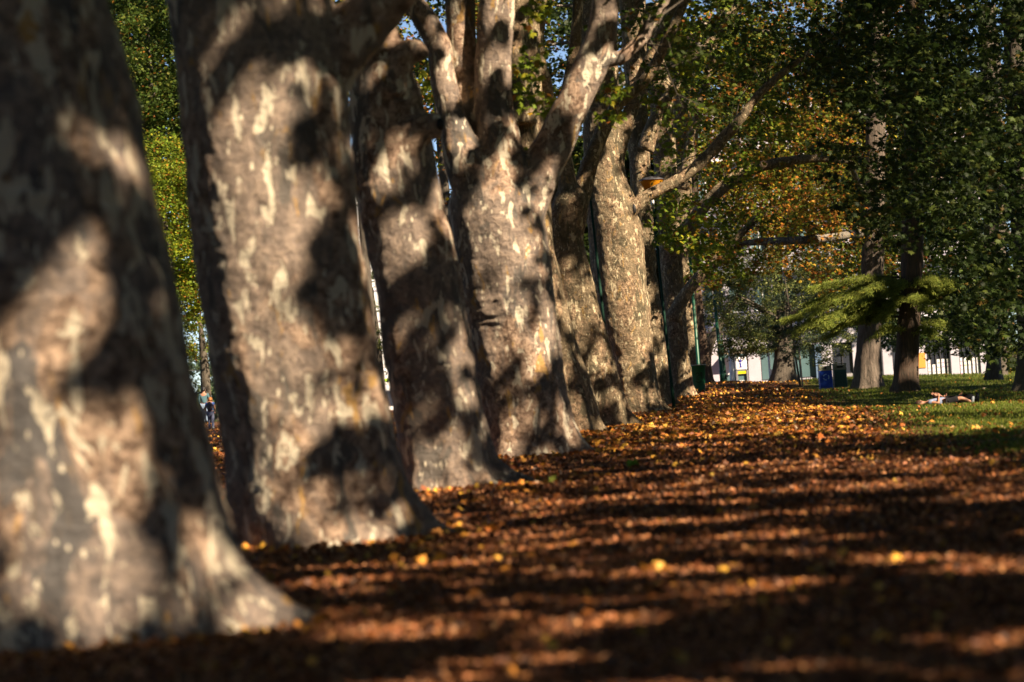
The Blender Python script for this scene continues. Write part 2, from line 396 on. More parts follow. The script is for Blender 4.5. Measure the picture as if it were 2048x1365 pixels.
# rays kept open through the canopy (lit spots) : pixel, depth, radius in metres
GAPS = []
def gap(x, y, Z, r): GAPS.append((P(x, y, Z), r))
exec_gaps = [
 (900,900,33,.5),(880,960,33,.35),(760,1040,24,.32),(600,960,24,.22),(660,950,24,.2),(560,200,24,.4),(620,330,24,.35),(560,560,24,.35),(640,640,24,.25),
 (520,1000,24,.15),(90,640,15,.22),(240,480,15,.25),(250,950,15,.3),(100,1120,15,.2),(430,1050,15.5,.2),(540,1200,15.5,.2),(380,700,15,.15),(290,330,15,.15),
 (960,590,42,.4),(1030,400,42,.45),(1040,330,42,.35),(1090,440,42,.3),(840,245,33,.25),(880,370,33,.3),(800,600,33,.3),(820,420,33,.25),
 (1130,700,54,.5),(1150,800,54,.5),(1120,600,54,.4),(1150,550,60,.5),(1165,620,60,.5),(1240,650,73,.6),(1250,730,73,.6),(1270,790,73,.5),(1215,380,73,.45),(1306,372,80,.6),(500,620,24,.3),(580,430,24,.35),(470,760,24,.25),(660,780,24,.3),(820,760,33,.35),(850,900,33,.4),(760,300,33,.3),(1000,700,42,.35),(1060,820,42,.4),(180,800,15,.3),(60,900,15,.25),(330,1060,15,.2),(150,560,15,.2),(1310,760,85,.6),
 (1300,560,85,.6),(1350,600,99,.6),(1410,680,134,1.2),(1380,650,111,.8),(1130,220,43,.35),(985,180,42,.35),(890,100,43,.3),(990,30,42,.3),
 (1450,600,130,2.6),(1520,520,130,2.4),(1600,600,130,2.2),(1560,450,130,2.4),(1640,650,128,1.6),(1640,600,89,1.5),(1700,600,89,1.6),(1760,600,89,1.6),(1810,605,89,1.7),(1880,615,89,1.7),(1900,850,58,1.2),(2000,850,60,1.2),(1800,830,66,1.2),(1980,805,76,.8),(1880,803,78,.7),(1640,640,89,1.3),(1720,560,89,1.4),
 (1450,730,160,2.5),(1520,730,160,2.5),(1650,740,160,2.5),(1750,740,160,2.5),(1870,740,160,2.5),(1950,740,160,2.5),
 (1400,460,72,1.2),(1450,520,70,1.0),(1440,330,72,1.3),(1540,300,110,2.5),(1640,400,105,2.5),(1500,400,110,2.2),(1600,510,98,2.0),(1700,330,120,2.5),(1950,850,60,1.2),
 (300,500,120,2.5),(330,300,130,2.5),(400,650,150,2.5),
 (1740,720,104,.9),(1740,560,104,.7),(1815,720,89,.5),
]
for g in exec_gaps: gap(*g)
# lit streaks on the ground
for x, y in [(1450,880),(1560,868),(1660,880),(1760,890),(1380,900),(1300,950),(1500,930),(1650,925),(1000,1060),(1150,1090),(1350,1050),(1500,1080),(1620,1030),
             (1800,1130),(1950,1150),(1350,1150),(900,1130),(700,1160),(1200,1250),(800,1270),(1100,1010),(1750,980),(1900,1290),(620,1340),(1850,930),(1450,990),(1250,1000),(1560,1180),(1000,1330)]:
    Zg = 1.3*FPX/max(20, (y+(x-1024)*.066)-750); gap(x, y, Zg, .22+.006*Zg)
for x, y in [(1420,800),(1500,810),(1600,830),(1700,840),(1550,850),(1440,850),(1650,800),(1780,840),(1880,835),(1980,840),(1850,860),(1950,850),(1900,800),(1990,800),(1860,815)]:
    Zg = 1.3*FPX/max(20, (y+(x-1024)*.066)-750); gap(x, y, min(Zg, 125), .9)
GP = np.array([g[0] for g in GAPS]); GR = np.array([g[1] for g in GAPS])
SU = np.cross(S, [0, 0, 1.0]); SU /= np.linalg.norm(SU); SV = np.cross(S, SU)
DARK = [(60,1330,13,.8),(350,1340,13.2,.8),(700,1320,13.5,.5),(1700,1300,14,.7),(1950,1250,15,.8),(1950,1120,18,.6),(2000,1030,22,.7),(1500,1330,13,.6),(30,60,16,.7),(370,60,25,.35),(1900,890,38,1.2),(2000,900,40,1.2),(1985,720,115,1.2),(2045,700,90,1.2),(1750,1000,25,.5)]  # spots kept in shade by leaf clumps added out of view
DK = np.array([P(*d[:3]) for d in DARK])
def cull(pos, shafts=True, tmin=1.0, thr_add=0):
    keep = np.ones(len(pos), bool)
    if shafts:
        u = pos@SU; v = pos@SV; nn = fbm(np.stack([u*2.6, v*2.6, u*0], -1), 3, 21); n2 = fbm(np.stack([u*7.5, v*7.5, u*0], -1), 2, 51)
        yg = (pos-S*((pos[:, 2]-1)/S[2])[:, None])[:, 1]
        thr = np.where(yg < 22, .06, np.where(yg < 45, .01, -.06))+thr_add
        keep = ~((nn+1.0*n2 > thr+.05) & (rng.random(len(pos)) < .98))
        for p, dd in zip(DK, DARK):
            d = pos-p; t = d@S; q = np.linalg.norm(d-t[:, None]*S, axis=1); keep |= (q < dd[3]*1.1) & (t > 0)
    for p, r in zip(GP, GR):
        d = pos-p; t = d@S; q = np.linalg.norm(d-t[:, None]*S, axis=1)
        keep &= ~((t > tmin) & (q < r))
    return pos[keep]
def in_view(pos, m=60):
    x, y, w = proj(pos); return (w > 1) & (x > -m) & (x < 2048+m) & (y > -m) & (y < 1365+m)

def clusters(C, per, rad, flat_=.6):
    n = len(C)*per; c = np.repeat(C, per, 0)
    d = rng.normal(size=(n, 3)); d /= np.linalg.norm(d, axis=1)[:, None]; d *= (rng.random(n)**.45)[:, None]
    rr = np.repeat(rad, per) if hasattr(rad, '__len__') else rad
    return c+d*(rr[:, None] if hasattr(rr, '__len__') else rr)*np.array([1, 1, flat_])
def ell(n, c, r, hollow=.35, zmin=None):
    d = rng.normal(size=(n, 3)); d /= np.linalg.norm(d, axis=1)[:, None]
    u = (hollow**3+(1-hollow**3)*rng.random(n))**(1/3)
    p = np.array(c)+d*u[:, None]*np.array(r)
    if zmin is not None: p = p[p[:, 2] > zmin]
    return p
def px_region(n, poly_or_ell, Z0, Z1, kind='ell'):
    out = []
    if kind == 'ell':
        cx, cy, rx, ry = poly_or_ell
        a = rng.random(n)*2*math.pi; r = np.sqrt(rng.random(n)); return PP(cx+rx*r*np.cos(a), cy+ry*r*np.sin(a), rng.uniform(Z0, Z1, n))
    x0, y0, x1, y1 = poly_or_ell
    return PP(rng.uniform(x0, x1, n), rng.uniform(y0, y1, n), rng.uniform(Z0, Z1, n))

# ------------------------------------------------------------------ trunks
def trunk_mesh(name, prof, Z, roots, seed, nseg, step, mat, parent, ztop, wr=.012, lob=.03, flute=.06):
    prof = sorted(prof, key=lambda q: -q[0])      # bottom first
    C = []; Rr = []
    for y, xl, xr in prof:
        a = P(xl, y, Z); b = P(xr, y, Z); C.append((a+b)/2); Rr.append(abs(b[0]-a[0])/2/math.cos(ROLL))
    C = np.array(C); Rr = np.array(Rr)
    zb = gz1(C[0][0], Z); z0 = zb-.35
    zz = np.arange(z0, ztop, step)
    # linear extension at both ends
    def ext(v):
        k = (v[-1]-v[-2])/(C[-1][2]-C[-2][2]); kb = (v[1]-v[0])/(C[1][2]-C[0][2])
        o = np.interp(zz, C[:, 2], v); o = np.where(zz > C[-1][2], v[-1]+k*(zz-C[-1][2]), o)
        return np.where(zz < C[0][2], v[0]+kb*(zz-C[0][2]), o)
    kern = np.hanning(9); kern /= kern.sum()
    def sm(v): return np.convolve(np.pad(v, 4, 'edge'), kern, 'valid')
    cx = sm(ext(C[:, 0])); rr = np.maximum(sm(np.interp(zz, C[:, 2], Rr)), .05); cy = np.full_like(cx, Z)
    th = np.arange(nseg)/nseg*2*math.pi
    if ztop < 6 and seed != 1: q_ = np.clip((zz-(ztop-.75))/.8, 0, 1); rr = rr*np.sqrt(1-.92*q_**2)
    TH, ZZ = np.meshgrid(th, zz); RR = np.repeat(rr[:, None], nseg, 1).copy()
    h = np.maximum(ZZ-zb, -.1)
    ph = np.random.default_rng(seed).uniform(0, 6.28, 6)
    fl = flute*np.exp(-h/1.3)+lob*.6
    RR *= 1+fl*np.cos(5*TH+ph[0]+.3*h)*.5+lob*np.cos(3*TH+ph[1]-.25*h)+fl*.4*np.cos(8*TH+ph[2])
    for t0, Ln, hh, wd in roots:
        dt = (TH-t0+math.pi) % (2*math.pi)-math.pi
        RR += Ln*np.exp(-np.maximum(h, -.05)/hh)*np.exp(-(dt/(wd*(.6+.5*np.exp(-h/.6))))**2)
    X3 = np.stack([np.cos(TH)*RR, np.sin(TH)*RR, ZZ], -1)+seed*11.3
    RR += .05*fbm(X3*np.array([1.6, 1.6, 1.1]), 3, seed)+(.026 if seed == 1 else .014)*fbm(X3*np.array([5, 5, 4]), 4, seed+3)
    wn = fbm(X3*np.array([1.3, 1.3, 9.0]), 3, seed+9); wm = np.clip(fbm(X3*.8, 2, seed+5)*1.8+.25, 0, 1)
    RR += (wr if seed == 1 else 0)*1.6*wm*(1-np.abs(wn)*2.2)
    V = np.stack([cx[:, None]+RR*np.cos(TH), cy[:, None]+RR*np.sin(TH), ZZ], -1).reshape(-1, 3)
    nh = len(zz); i, j = np.meshgrid(np.arange(nseg), np.arange(nh-1)); a = (j*nseg+i).ravel(); b = (j*nseg+(i+1) % nseg).ravel()
    F = np.stack([a, b, b+nseg, a+nseg], 1).ravel(); st = np.arange(len(a))*4; tot = np.full(len(a), 4)
    F = np.concatenate([F, (nh-1)*nseg+np.arange(nseg)]); st = np.append(st, len(a)*4); tot = np.append(tot, nseg)
    F = np.concatenate([F, np.arange(nseg)[::-1]]); st = np.append(st, len(a)*4+nseg); tot = np.append(tot, nseg)
    me = np_mesh(name, V, F, st, tot, True)
    o = link_mesh(name, me, mat, parent); return o, (cx[-1], Z, zz[-1], rr[-1])
def limb(parent, pts, rads, mat, name='limb', seed=1, n=20, sub=10, amp=.05):
    p, r = smoothline(pts, rads, sub); mb = MB(); mb.tube(p, r, n, 0)
    V = np.array(mb.v); k = len(p)*n
    c = np.repeat(p, n, 0); d = V[:k]-c; ln = np.linalg.norm(d, axis=1)[:, None]
    V[:k] = c+d*(1+amp*2.0*fbm(V[:k]*3.2+seed*5.1, 3, seed)[:, None])
    mb.v = [tuple(q) for q in V]
    return mb.build(name, mat, parent, True)
def fuse(tkey, voxel=.025, it=7, wr=.012, seed=1):
    """melt the trunk and its limbs into one continuous skin"""
    t = trees[tkey]['o']; zlim = trees[tkey]['top'][2]-t.location.z-.8; tr = [c for c in t.children if c.name.startswith('trunk')][0]
    obs = [tr]+[c for c in t.children if c.name.startswith(('limb', 'branch_stub'))]
    V = []; L_ = []; T_ = []; off = 0
    for o in obs:
        me = o.data; n = len(me.vertices); a = np.empty(n*3, np.float32); me.vertices.foreach_get('co', a); V.append(a.reshape(-1, 3))
        l = np.empty(len(me.loops), np.int32); me.loops.foreach_get('vertex_index', l); L_.append(l+off); k = np.empty(len(me.polygons), np.int32); me.polygons.foreach_get('loop_total', k); T_.append(k); off += n
    T_ = np.concatenate(T_); me = np_mesh('tmp', np.concatenate(V), np.concatenate(L_), np.concatenate([[0], np.cumsum(T_)[:-1]]), T_, True)
    tmp = bpy.data.objects.new('tmp', me); COL.objects.link(tmp)
    m = tmp.modifiers.new('r', 'REMESH'); m.mode = 'VOXEL'; m.voxel_size = voxel; m.use_smooth_shade = True
    m = tmp.modifiers.new('s', 'SMOOTH'); m.iterations = it; m.factor = .5
    dg = bpy.context.evaluated_depsgraph_get(); me2 = bpy.data.meshes.new_from_object(tmp.evaluated_get(dg))
    bpy.data.objects.remove(tmp)
    n = len(me2.vertices); a = np.empty(n*3, np.float32); me2.vertices.foreach_get('co', a); a = a.reshape(-1, 3).astype(float); nn = np.empty(n*3, np.float32); me2.vertices.foreach_get('normal', nn); nn = nn.reshape(-1, 3)
    X3 = a+seed*11.3
    d = .020*fbm(X3*4.5, 4, seed+3)+.005*(1-2.4*np.abs(fbm(X3*8, 3, seed+13))); wn = fbm(X3*np.array([1.5, 1.5, 9.0])+.5*fbm(X3*1.5, 2, 4)[:, None], 3, seed+9); wm = np.clip(fbm(X3*.8, 2, seed+5)*2.2+.1, 0, 1)
    d += wr*2.2*wm*(1-np.abs(wn)*2.4); a = a+nn*d[:, None]*np.clip((zlim-a[:, 2])/1.2, .25, 1)[:, None]
    me2.vertices.foreach_set('co', a.astype(np.float32).ravel()); me2.polygons.foreach_set('use_smooth', np.full(len(me2.polygons), True)); me2.update()
    mats = tr.data.materials[0]; me2.materials.clear(); me2.materials.append(mats); tr.data = me2
    for o in obs[1:]: bpy.data.objects.remove(o)
def twigs(parent, pts, n=14, ln=1.2, start=.35, leaves='green', seed=3, size=.15, r=.018):
    rg = np.random.default_rng(seed); p, _ = smoothline(pts, [.1]*len(pts), 8); mb = MB(); lp = []
    for k in range(n):
        t = start+(1-start)*(k+rg.random())/n; i = min(int(t*(len(p)-1)), len(p)-2); b = p[i]; d = p[i+1]-p[i]; d = d/np.linalg.norm(d)
        q = d*.7+rg.normal(size=3)*.75; q /= np.linalg.norm(q); l = ln*rg.uniform(.5, 1.2)
        a = b+q*l*.5+rg.normal(size=3)*.06*l; c = b+q*l+rg.normal(size=3)*.1*l-np.array([0, 0, .12*l])
        mb.tube([b, a, c], [r, r*.65, r*.25], 5)
        for j in range(3):
            s0 = a+(c-a)*rg.random(); q2 = q+rg.normal(size=3)*.8; e = s0+q2/np.linalg.norm(q2)*l*.45-np.array([0, 0, .08]); mb.tube([s0, e], [r*.45, r*.2], 4); lp += [e, (s0+e)/2]
        lp.append(c)
    o_ = mb.build('twigs', M['dark_bark'], parent)
    if leaves:
        q = clusters(np.array(lp), 5, .16, .7); leaf_mesh('foliage', q, rg.uniform(.6, 1.2, len(q))*size, palcols(len(q), leaves), T_PLANE, .5, parent=parent)
def pl(pxs, Z):      # pixel path -> points, radii (px radius)
    pts = [P(a[0], a[1], a[3] if len(a) > 3 else Z) for a in pxs]
    return pts, [a[2]*(a[3] if len(a) > 3 else Z)/FPX for a in pxs]

def base_pt(x, Z): q = P(x, 700, Z); return np.array([q[0], Z, gz1(q[0], Z)])

GRP = 'old plane trees in a row along the mulch'
trees = {}
def plane(key, prof, Z, roots, label, ztop=9, nseg=96, step=.05, mat='bark', seed=1, xbase=None, wr=.012, lob=.03):
    pb = sorted(prof, key=lambda q: q[0])[-1]; b = base_pt((pb[1]+pb[2])/2, Z)
    t = empty('plane_tree', b, label, 'tree', GRP)
    o, top = trunk_mesh('trunk', prof, Z, roots, seed, nseg, step, M[mat], t, ztop, wr, lob)
    trees[key] = dict(o=t, top=top, Z=Z, seed=seed); return t

t1 = plane('t1', [(-60,-310,192),(0,-300,205),(100,-285,238),(200,-270,262),(300,-255,285),(400,-240,308),(500,-225,328),(600,-205,345),(700,-190,362),(800,-175,380),
            (900,-165,402),(1000,-155,428),(1100,-150,455),(1200,-148,470),(1300,-148,480)], 16,
      [(-.12,.62,.24,.32),(-1.35,.16,.5,.22),(-1.9,.2,.5,.25),(.9,.3,.3,.4),(2.2,.3,.4,.5),(-.75,.12,.35,.3)],
      'massive mottled plane tree nearest the camera, filling the left edge', 6, 200, .025, 'bark_near', 1)
t2 = plane('t2', [(-60,322,660),(0,332,655),(100,346,668),(200,358,690),(300,370,700),(400,381,710),(500,396,722),(600,412,738),(700,430,755),(800,450,776),
            (900,466,795),(1000,462,812),(1100,475,828)], 25,
      [(-.10,.52,.22,.28),(-.9,.16,.35,.28),(-1.8,.16,.45,.28),(3.0,.08,.3,.4),(1.5,.3,.4,.4),(2.4,.1,.3,.4)],
      'second big plane tree of the row, with a thick limb forking right at the top', 6.5, 180, .028, 'bark', 2)
t3 = plane('t3', [(-60,690,745),(0,694,765),(60,698,790),(100,700,806),(150,700,822),(200,700,838),(260,702,850),(300,706,864),(400,716,886),(500,736,905),(600,754,924),(700,768,943),
            (800,786,960),(900,802,975),(980,815,985)], 34,
      [(-.2,.75,.20,.22),(.5,.40,.14,.25),(-.75,.3,.25,.2),(-1.2,.16,.35,.35),(-2.2,.14,.4,.35),(2.8,.1,.3,.4),(1.5,.3,.4,.4)],
      'third plane tree of the row, with a knobbly sawn stub high on its right side', 8, 160, .03, 'bark', 3)
t4 = plane('t4', [(225,905,1030),(250,898,1035),(300,884,1058),(350,885,1080),(400,893,1086),(500,911,1096),(600,926,1110),(700,944,1122),(800,962,1136),(850,970,1144),(915,980,1150)], 43,
      [(-.15,.46,.22,.30),(-1.0,.12,.3,.4),(-2.1,.16,.4,.35),(3.0,.08,.3,.4),(1.2,.3,.4,.4)],
      'fourth plane tree, wrinkled trunk splitting into four upright limbs', 4.45, 150, .03, 'bark', 4, wr=.026)
t5 = plane('t5', [(-60,985,1075),(200,1000,1085),(300,1010,1092),(400,1022,1098),(500,1036,1108),(600,1052,1130),(700,1068,1158),(800,1085,1190),(868,1095,1205)], 55,
      [(-.1,.20,.2,.35),(-1.3,.2,.3,.4),(2.5,.2,.3,.4)], 'fifth plane tree, a narrow sunlit strip of trunk right behind the four-limbed one', 10, 96, .05, 'bark_far', 5)
t6 = plane('t6', [(330,1118,1150),(360,1110,1162),(396,1102,1180),(431,1098,1175),(479,1096,1168),(538,1100,1180),(611,1110,1197),(661,1122,1212),(714,1134,1226),(772,1148,1242),(828,1160,1255),(857,1165,1262)], 61,
      [(-.1,.40,.25,.32),(-1.3,.2,.3,.4),(2.5,.2,.3,.4)], 'sixth plane tree, shoulder bulge below a thin leaning limb, green post behind it', 5.4, 110, .04, 'bark_far', 6, wr=.02)
t7 = plane('t7', [(-60,1150,1225),(100,1160,1235),(238,1166,1241),(296,1168,1243),(355,1170,1252),(405,1172,1272),(472,1176,1285),(531,1182,1290),(596,1190,1296),(655,1200,1300),(714,1220,1306),(796,1232,1318),(829,1238,1322)], 74,
      [(-.1,.40,.25,.32),(-1.3,.2,.3,.4),(2.5,.2,.3,.4),(-.7,.15,.3,.3)], 'seventh plane tree, red-brown wound, one long limb reaching right past the amber lamp', 12, 110, .045, 'bark_far', 7, wr=.024)
t8 = plane('t8', [(-60,1235,1290),(232,1255,1296),(400,1262,1304),(538,1268,1312),(626,1276,1322),(699,1284,1331),(761,1292,1341),(813,1298,1348)], 86,
      [(-.1,.22,.3,.35),(-1.3,.2,.3,.4),(2.5,.2,.3,.4)], 'eighth plane tree, slim dark trunk with the black lamp post standing against it', 13, 80, .06, 'bark_far', 8)
t9 = plane('t9', [(-60,1280,1335),(200,1298,1345),(400,1312,1356),(500,1318,1362),(567,1322,1366),(640,1328,1372),(714,1334,1379),(758,1338,1385),(797,1342,1390)], 100,
      [(-.1,.22,.3,.35),(-1.3,.2,.3,.4),(2.5,.2,.3,.4)], 'ninth plane tree, with a leafy limb rising to the right beside the green tub', 14, 80, .06, 'bark_far', 9)
t10 = plane('t10', [(-60,1330,1370),(300,1345,1382),(500,1352,1385),(600,1357,1390),(700,1364,1397),(790,1372,1406)], 113,
      [(-.1,.2,.3,.35),(-1.3,.2,.3,.4)], 'tenth plane tree, trunk showing only between the leafy limb and the far reddish trunk', 15, 60, .08, 'bark_far', 10)
t11 = plane('t11', [(-60,1352,1392),(400,1372,1398),(500,1382,1400),(582,1386,1402),(655,1390,1410),(699,1393,1418),(758,1396,1424),(768,1397,1426)], 135,
      [(-.1,.16,.3,.4),(-1.3,.2,.3,.4)], 'last plane tree of the row, sunlit reddish trunk behind the green tub', 17, 60, .08, 'red_bark', 11)

# limbs
limb(t2, *pl([(570,260,60),(640,150,66),(700,75,60),(750,20,54),(805,-50,48),(870,-140,40)], 24.95), M['bark_limb'], seed=2, n=32)
limb(t2, *pl([(490,120,120),(470,-20,120),(480,-200,90),(470,-500,70)], 25), M['bark_limb'], seed=3)
limb(t4, *pl([(975,430,50),(930,320,44),(908,250,29),(885,150,26),(878,95,25),(850,40,24),(812,-10,22),(770,-60,20)], 42.8), M['bark_limb'], seed=4, n=24)
limb(t4, *pl([(985,430,50),(945,310,44),(937,250,34),(925,120,31),(920,0,30),(915,-120,26)], 43.2), M['bark_limb'], seed=5, n=24)
limb(t4, *pl([(990,470,70),(998,350,60),(1000,290,46),(988,210,38),(987,110,37),(995,0,36),(1000,-140,30)], 42.9), M['bark'], seed=6, n=28)
limb(t4, *pl([(1010,480,60),(1055,390,50),(1082,335,42),(1120,265,37),(1150,200,34),(1182,130,34),(1202,70,30),(1213,0,28),(1225,-120,24)], 42.9), M['bark_limb'], seed=7, n=28)
limb(t4, *pl([(1185,115,20),(1235,118,15),(1265,95,13),(1300,60,11),(1350,-40,9)], 42.9), M['bark_limb'], 'limb', seed=8)
mb = MB(); q = P(1100, 352, 42.7)
for _ in range(4): mb.ball(q+rng.normal(size=3)*np.array([.08,.04,.10]), rng.uniform(.06,.11,3), 14, 9)
mb.build('branch_stub', M['bark'], t4, True)
# t3 knob; a black ball paints the shade of its hollow
qa, qr = pl([(790,330,34),(825,275,34),(852,256,29),(874,250,26),(882,249,18)], 33.7); limb(t3, qa, qr, M['bark'], 'branch_stub', 9, 24, 5, .08)
mb = MB(); mb.ball(P(881,249,33.56), (.05,.06,.075)); mb.build('hollow', M['black'], t3, True)
limb(t3, *pl([(780,190,40),(808,110,24),(832,98,18),(846,118,15)], 33.8), M['bark_limb'], 'branch_stub', seed=12)
limb(t6, *pl([(1138,420,26),(1134,350,17),(1128,290,14),(1132,200,13),(1150,90,12),(1160,-60,11)], 61), M['bark_far'], seed=13)
limb(t6, *pl([(1120,440,22),(1092,330,17),(1075,200,15),(1070,60,14),(1068,-60,13)], 61.5), M['bark_far'], seed=14)
limb(t6, *pl([(1150,430,22),(1190,300,16),(1235,210,14),(1290,160,12),(1330,90,11),(1380,-20,9)], 62), M['bark_limb'], seed=15)
limb(t7, *pl([(1235,450,20),(1284,400,13),(1318,380,12),(1360,358,12),(1405,322,12),(1440,285,12),(1475,245,10),(1510,200,9),(1550,158,8),(1600,120,6),(1680,60,4),(1760,20,2)], 73.6), M['bark_limb'], seed=16)
mb = MB(); mb.ball(P(1268,418,73.45), (.07,.07,.14)); mb.build('hollow', M['black'], t7, True)  # black ball painted in for the dark of a hole
limb(t7, *pl([(1225,330,20),(1262,220,15),(1300,120,13),(1340,30,12),(1370,-60,10)], 74), M['bark_limb'], seed=17)
limb(t8, *pl([(1290,300,18),(1320,220,13),(1370,150,11),(1440,60,9),(1500,-40,8)], 85), M['bark_limb'], seed=18)
limb(t9, *pl([(1345,640,17),(1367,595,13),(1392,562,12),(1425,530,11),(1455,500,10),(1480,470,8),(1520,430,6)], 98), M['bark_far'], seed=19)
limb(t9, *pl([(1330,500,18),(1352,478,15),(1380,450,14),(1420,400,13),(1480,350,12),(1560,325,10),(1640,318,8),(1700,325,4),(1760,345,2)], 99), M['bark_limb'], seed=20)
limb(t10, *pl([(1365,380,13),(1390,250,10),(1420,130,9),(1450,-20,8)], 112), M['bark_far'], seed=21)
limb(t5, *pl([(1040,250,34),(1030,100,26),(1045,0,22),(1060,-100,20)], 54.6), M['bark_limb'], seed=22)
limb(t5, *pl([(1060,330,30),(1090,200,18),(1075,100,15),(1085,-60,14)], 55.5), M['bark_far'], seed=23)

for k_, vx_, w_ in [('t2',.028,.0015),('t3',.028,.003),('t4',.026,.008),('t5',.035,.004),('t6',.032,.009),('t7',.035,.009),('t8',.04,.01),('t9',.045,.01),('t10',.06,.01)]:
    fuse(k_, vx_, 14 if k_ == 't4' else 7, w_, int(k_[1:]))
# off-frame limbs carrying the crowns
def upper_limbs(t, seed, n=4, r0=.22, H=14, spread=5):
    rg = np.random.default_rng(seed); x, y, z, r = t['top']
    for k in range(n):
        a = k/n*6.28+rg.uniform(0, 1.2); s = spread*rg.uniform(.6, 1.2)
        pts = [(x, y, z-.4), (x+.25*s*math.cos(a), y+.25*s*math.sin(a), z+(H-z)*.35), (x+.6*s*math.cos(a), y+.6*s*math.sin(a), z+(H-z)*.7), (x+s*math.cos(a), y+s*math.sin(a), H)]
        limb(t['o'], pts, [r*.5, r0*.8, r0*.5, r0*.2], M['bark_limb'], seed=seed+k, n=10, sub=4)
for k in ('t1', 't2', 't3', 't5', 't7', 't8', 't9', 't10', 't11'):
    upper_limbs(trees[k], 40+len(k)+int(k[1:]), 3 if int(k[1:]) < 5 else 2)

def mixed_crown(parent, pos, pal='green', fine=.17, coarse=.30, vis=True, tmpl=None, cull_=True, up=.6):
    if cull_: pos = cull(pos)
    iv = in_view(pos)
    if iv.sum():
        p = pos[iv]; leaf_mesh('crown', p, rng.uniform(.65, 1.25, len(p))*fine, palcols(len(p), pal), T_PLANE if tmpl is None else tmpl, up, parent=parent)
    p = pos[~iv]
    if len(p) > 50: 
        p = p[rng.random(len(p)) < min(1, 1.0)]
        leaf_mesh('unseen_shade_leaves', p, rng.uniform(.7, 1.3, len(p))*coarse, palcols(len(p), pal), T_COARSE, up, parent=parent)

# row crowns
for k, t in trees.items():
    i = int(k[1:]); x, y, z, r = t['top']; Z = t['Z']
    n = 150 if i <= 4 else 110
    C = ell(n, (x+1.5, Z, 13.5), (7.5, 7, 6.5), .3, 7.2 if i < 6 else 8.5)
    pos = clusters(C, 38, rng.uniform(.7, 1.3, len(C)), .6)
    extra = []
    if i == 4:
        for e, m in [((1075,60,40,60),26),((1060,170,35,60),40),((1095,215,25,25),14),((1045,300,12,10),5),((1225,190,40,25),20),((1215,235,30,20),12),((865,165,18,50),16)]:
            extra.append(px_region(m, e, 44.5, 50))
    if i == 6:
        extra.append(px_region(60, (1250,120,70,90), 60, 66))
    if i == 7:
        for e, m in [((1400,450,80,70),300),((1440,520,70,45),170),((1330,420,40,60),90),((1450,330,70,40),90),((1540,230,60,50),110),((1380,250,60,70),110),((1400,80,90,90),320)]:
            extra.append(px_region(m, e, 73.5, 86))
    if i == 8:
        for e, m in [((1450,120,110,120),500),((1560,80,120,110),600),((1500,250,100,70),250)]:
            extra.append(px_region(m, e, 78, 96))
    if i == 9:
        for e, m in [((1420,470,60,50),200),((1400,560,45,25),90),((1455,495,50,30),120),((1560,340,140,35),400),((1480,400,80,40),240),((1620,200,120,110),700)]:
            extra.append(px_region(m, e, 100.5, 112))
    if i in (10, 11):
        for e, m in [((1450,250,100,170),700),((1560,200,130,140),800),((1650,330,110,110),800),((1520,420,110,70),450)]:
            extra.append(px_region(m, e, 110, 140))
    mixed_crown(t['o'], pos, 'mixed' if i in (9, 10, 11) else 'green', .17)
    if extra:
        p = np.concatenate(extra)
        if i > 4: p = p[rng.random(len(p)) < .2]; p = clusters(p, 15, rng.uniform(.2, .6, len(p)), .5)
        else: p = clusters(p, 3, .14, .8)
        leaf_mesh('foliage', p, rng.uniform(.7, 1.25, len(p))*(.16 if i < 9 else .165), palcols(len(p), {4:'bright',6:'green',7:'bright',8:'green'}.get(i, 'mixed')), T_PLANE, .5, parent=t['o'])

for key, path, nn_, pal_ in [('t7', [(1340,372,0,73.6),(1440,285,0,73.6),(1510,200,0,73.6),(1600,120,0,73.6),(1720,40,0,73.6)], 26, 'green'),
                       ('t9', [(1420,400,0,99),(1480,350,0,99),(1640,318,0,99),(1740,325,0,99)], 24, 'mixed'), ('t9', [(1392,562,0,98),(1455,500,0,98),(1540,420,0,98)], 20, 'bright'),
                       ('t4', [(1235,118,0,42.9),(1300,60,0,42.9),(1350,-40,0,42.9)], 8, 'green'), ('t8', [(1320,220,0,85),(1440,60,0,85)], 14, 'green'), ('t6', [(1235,210,0,62),(1330,90,0,62)], 10, 'bright')]:
    twigs(trees[key]['o'], [P(a[0], a[1], a[3]) for a in path], nn_, 1.3, .1, pal_, seed=nn_+1)
# ------------------------------------------------------------------ trees on the right
def gen_tree(name, prof, Z, label, ztop, mat, seed, roots=(), cat='tree', group=None, nseg=60, step=.07):
    pb = sorted(prof, key=lambda q: q[0])[-1]; b = base_pt((pb[1]+pb[2])/2, Z)
    t = empty(name, b, label, cat, group)
    o, top = trunk_mesh('trunk', prof, Z, list(roots), seed, nseg, step, M[mat], t, ztop, .008, .03)
    return t, top
RT = [(-.1,.12,.3,.5),(-1.3,.1,.3,.4),(3.0,.2,.3,.5),(-2.2,.12,.3,.4)]
ta, topa = gen_tree('conifer', [(0,1738,1772),(200,1732,1770),(440,1726,1770),(520,1722,1768),(600,1722,1766),(660,1716,1762),(700,1714,1761),(740,1710,1762),(779,1707,1766)], 105,
                    'thick grey-brown conifer trunk, sunlit, just right of the two bins', 15, 'cedar_bark', 21, RT)
tb, topb = gen_tree('cedar', [(0,1812,1850),(300,1808,1848),(520,1802,1846),(600,1800,1842),(660,1795,1840),(720,1790,1837),(786,1787,1835)], 90,
                    'reddish-trunked cedar with bright drooping needle branches across both trunks', 13, 'red_bark', 22, RT)
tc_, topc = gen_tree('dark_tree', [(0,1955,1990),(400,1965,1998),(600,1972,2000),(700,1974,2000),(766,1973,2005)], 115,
                    'dark shaded tree trunk in front of the right end of the building', 15, 'dark_bark', 23, RT)
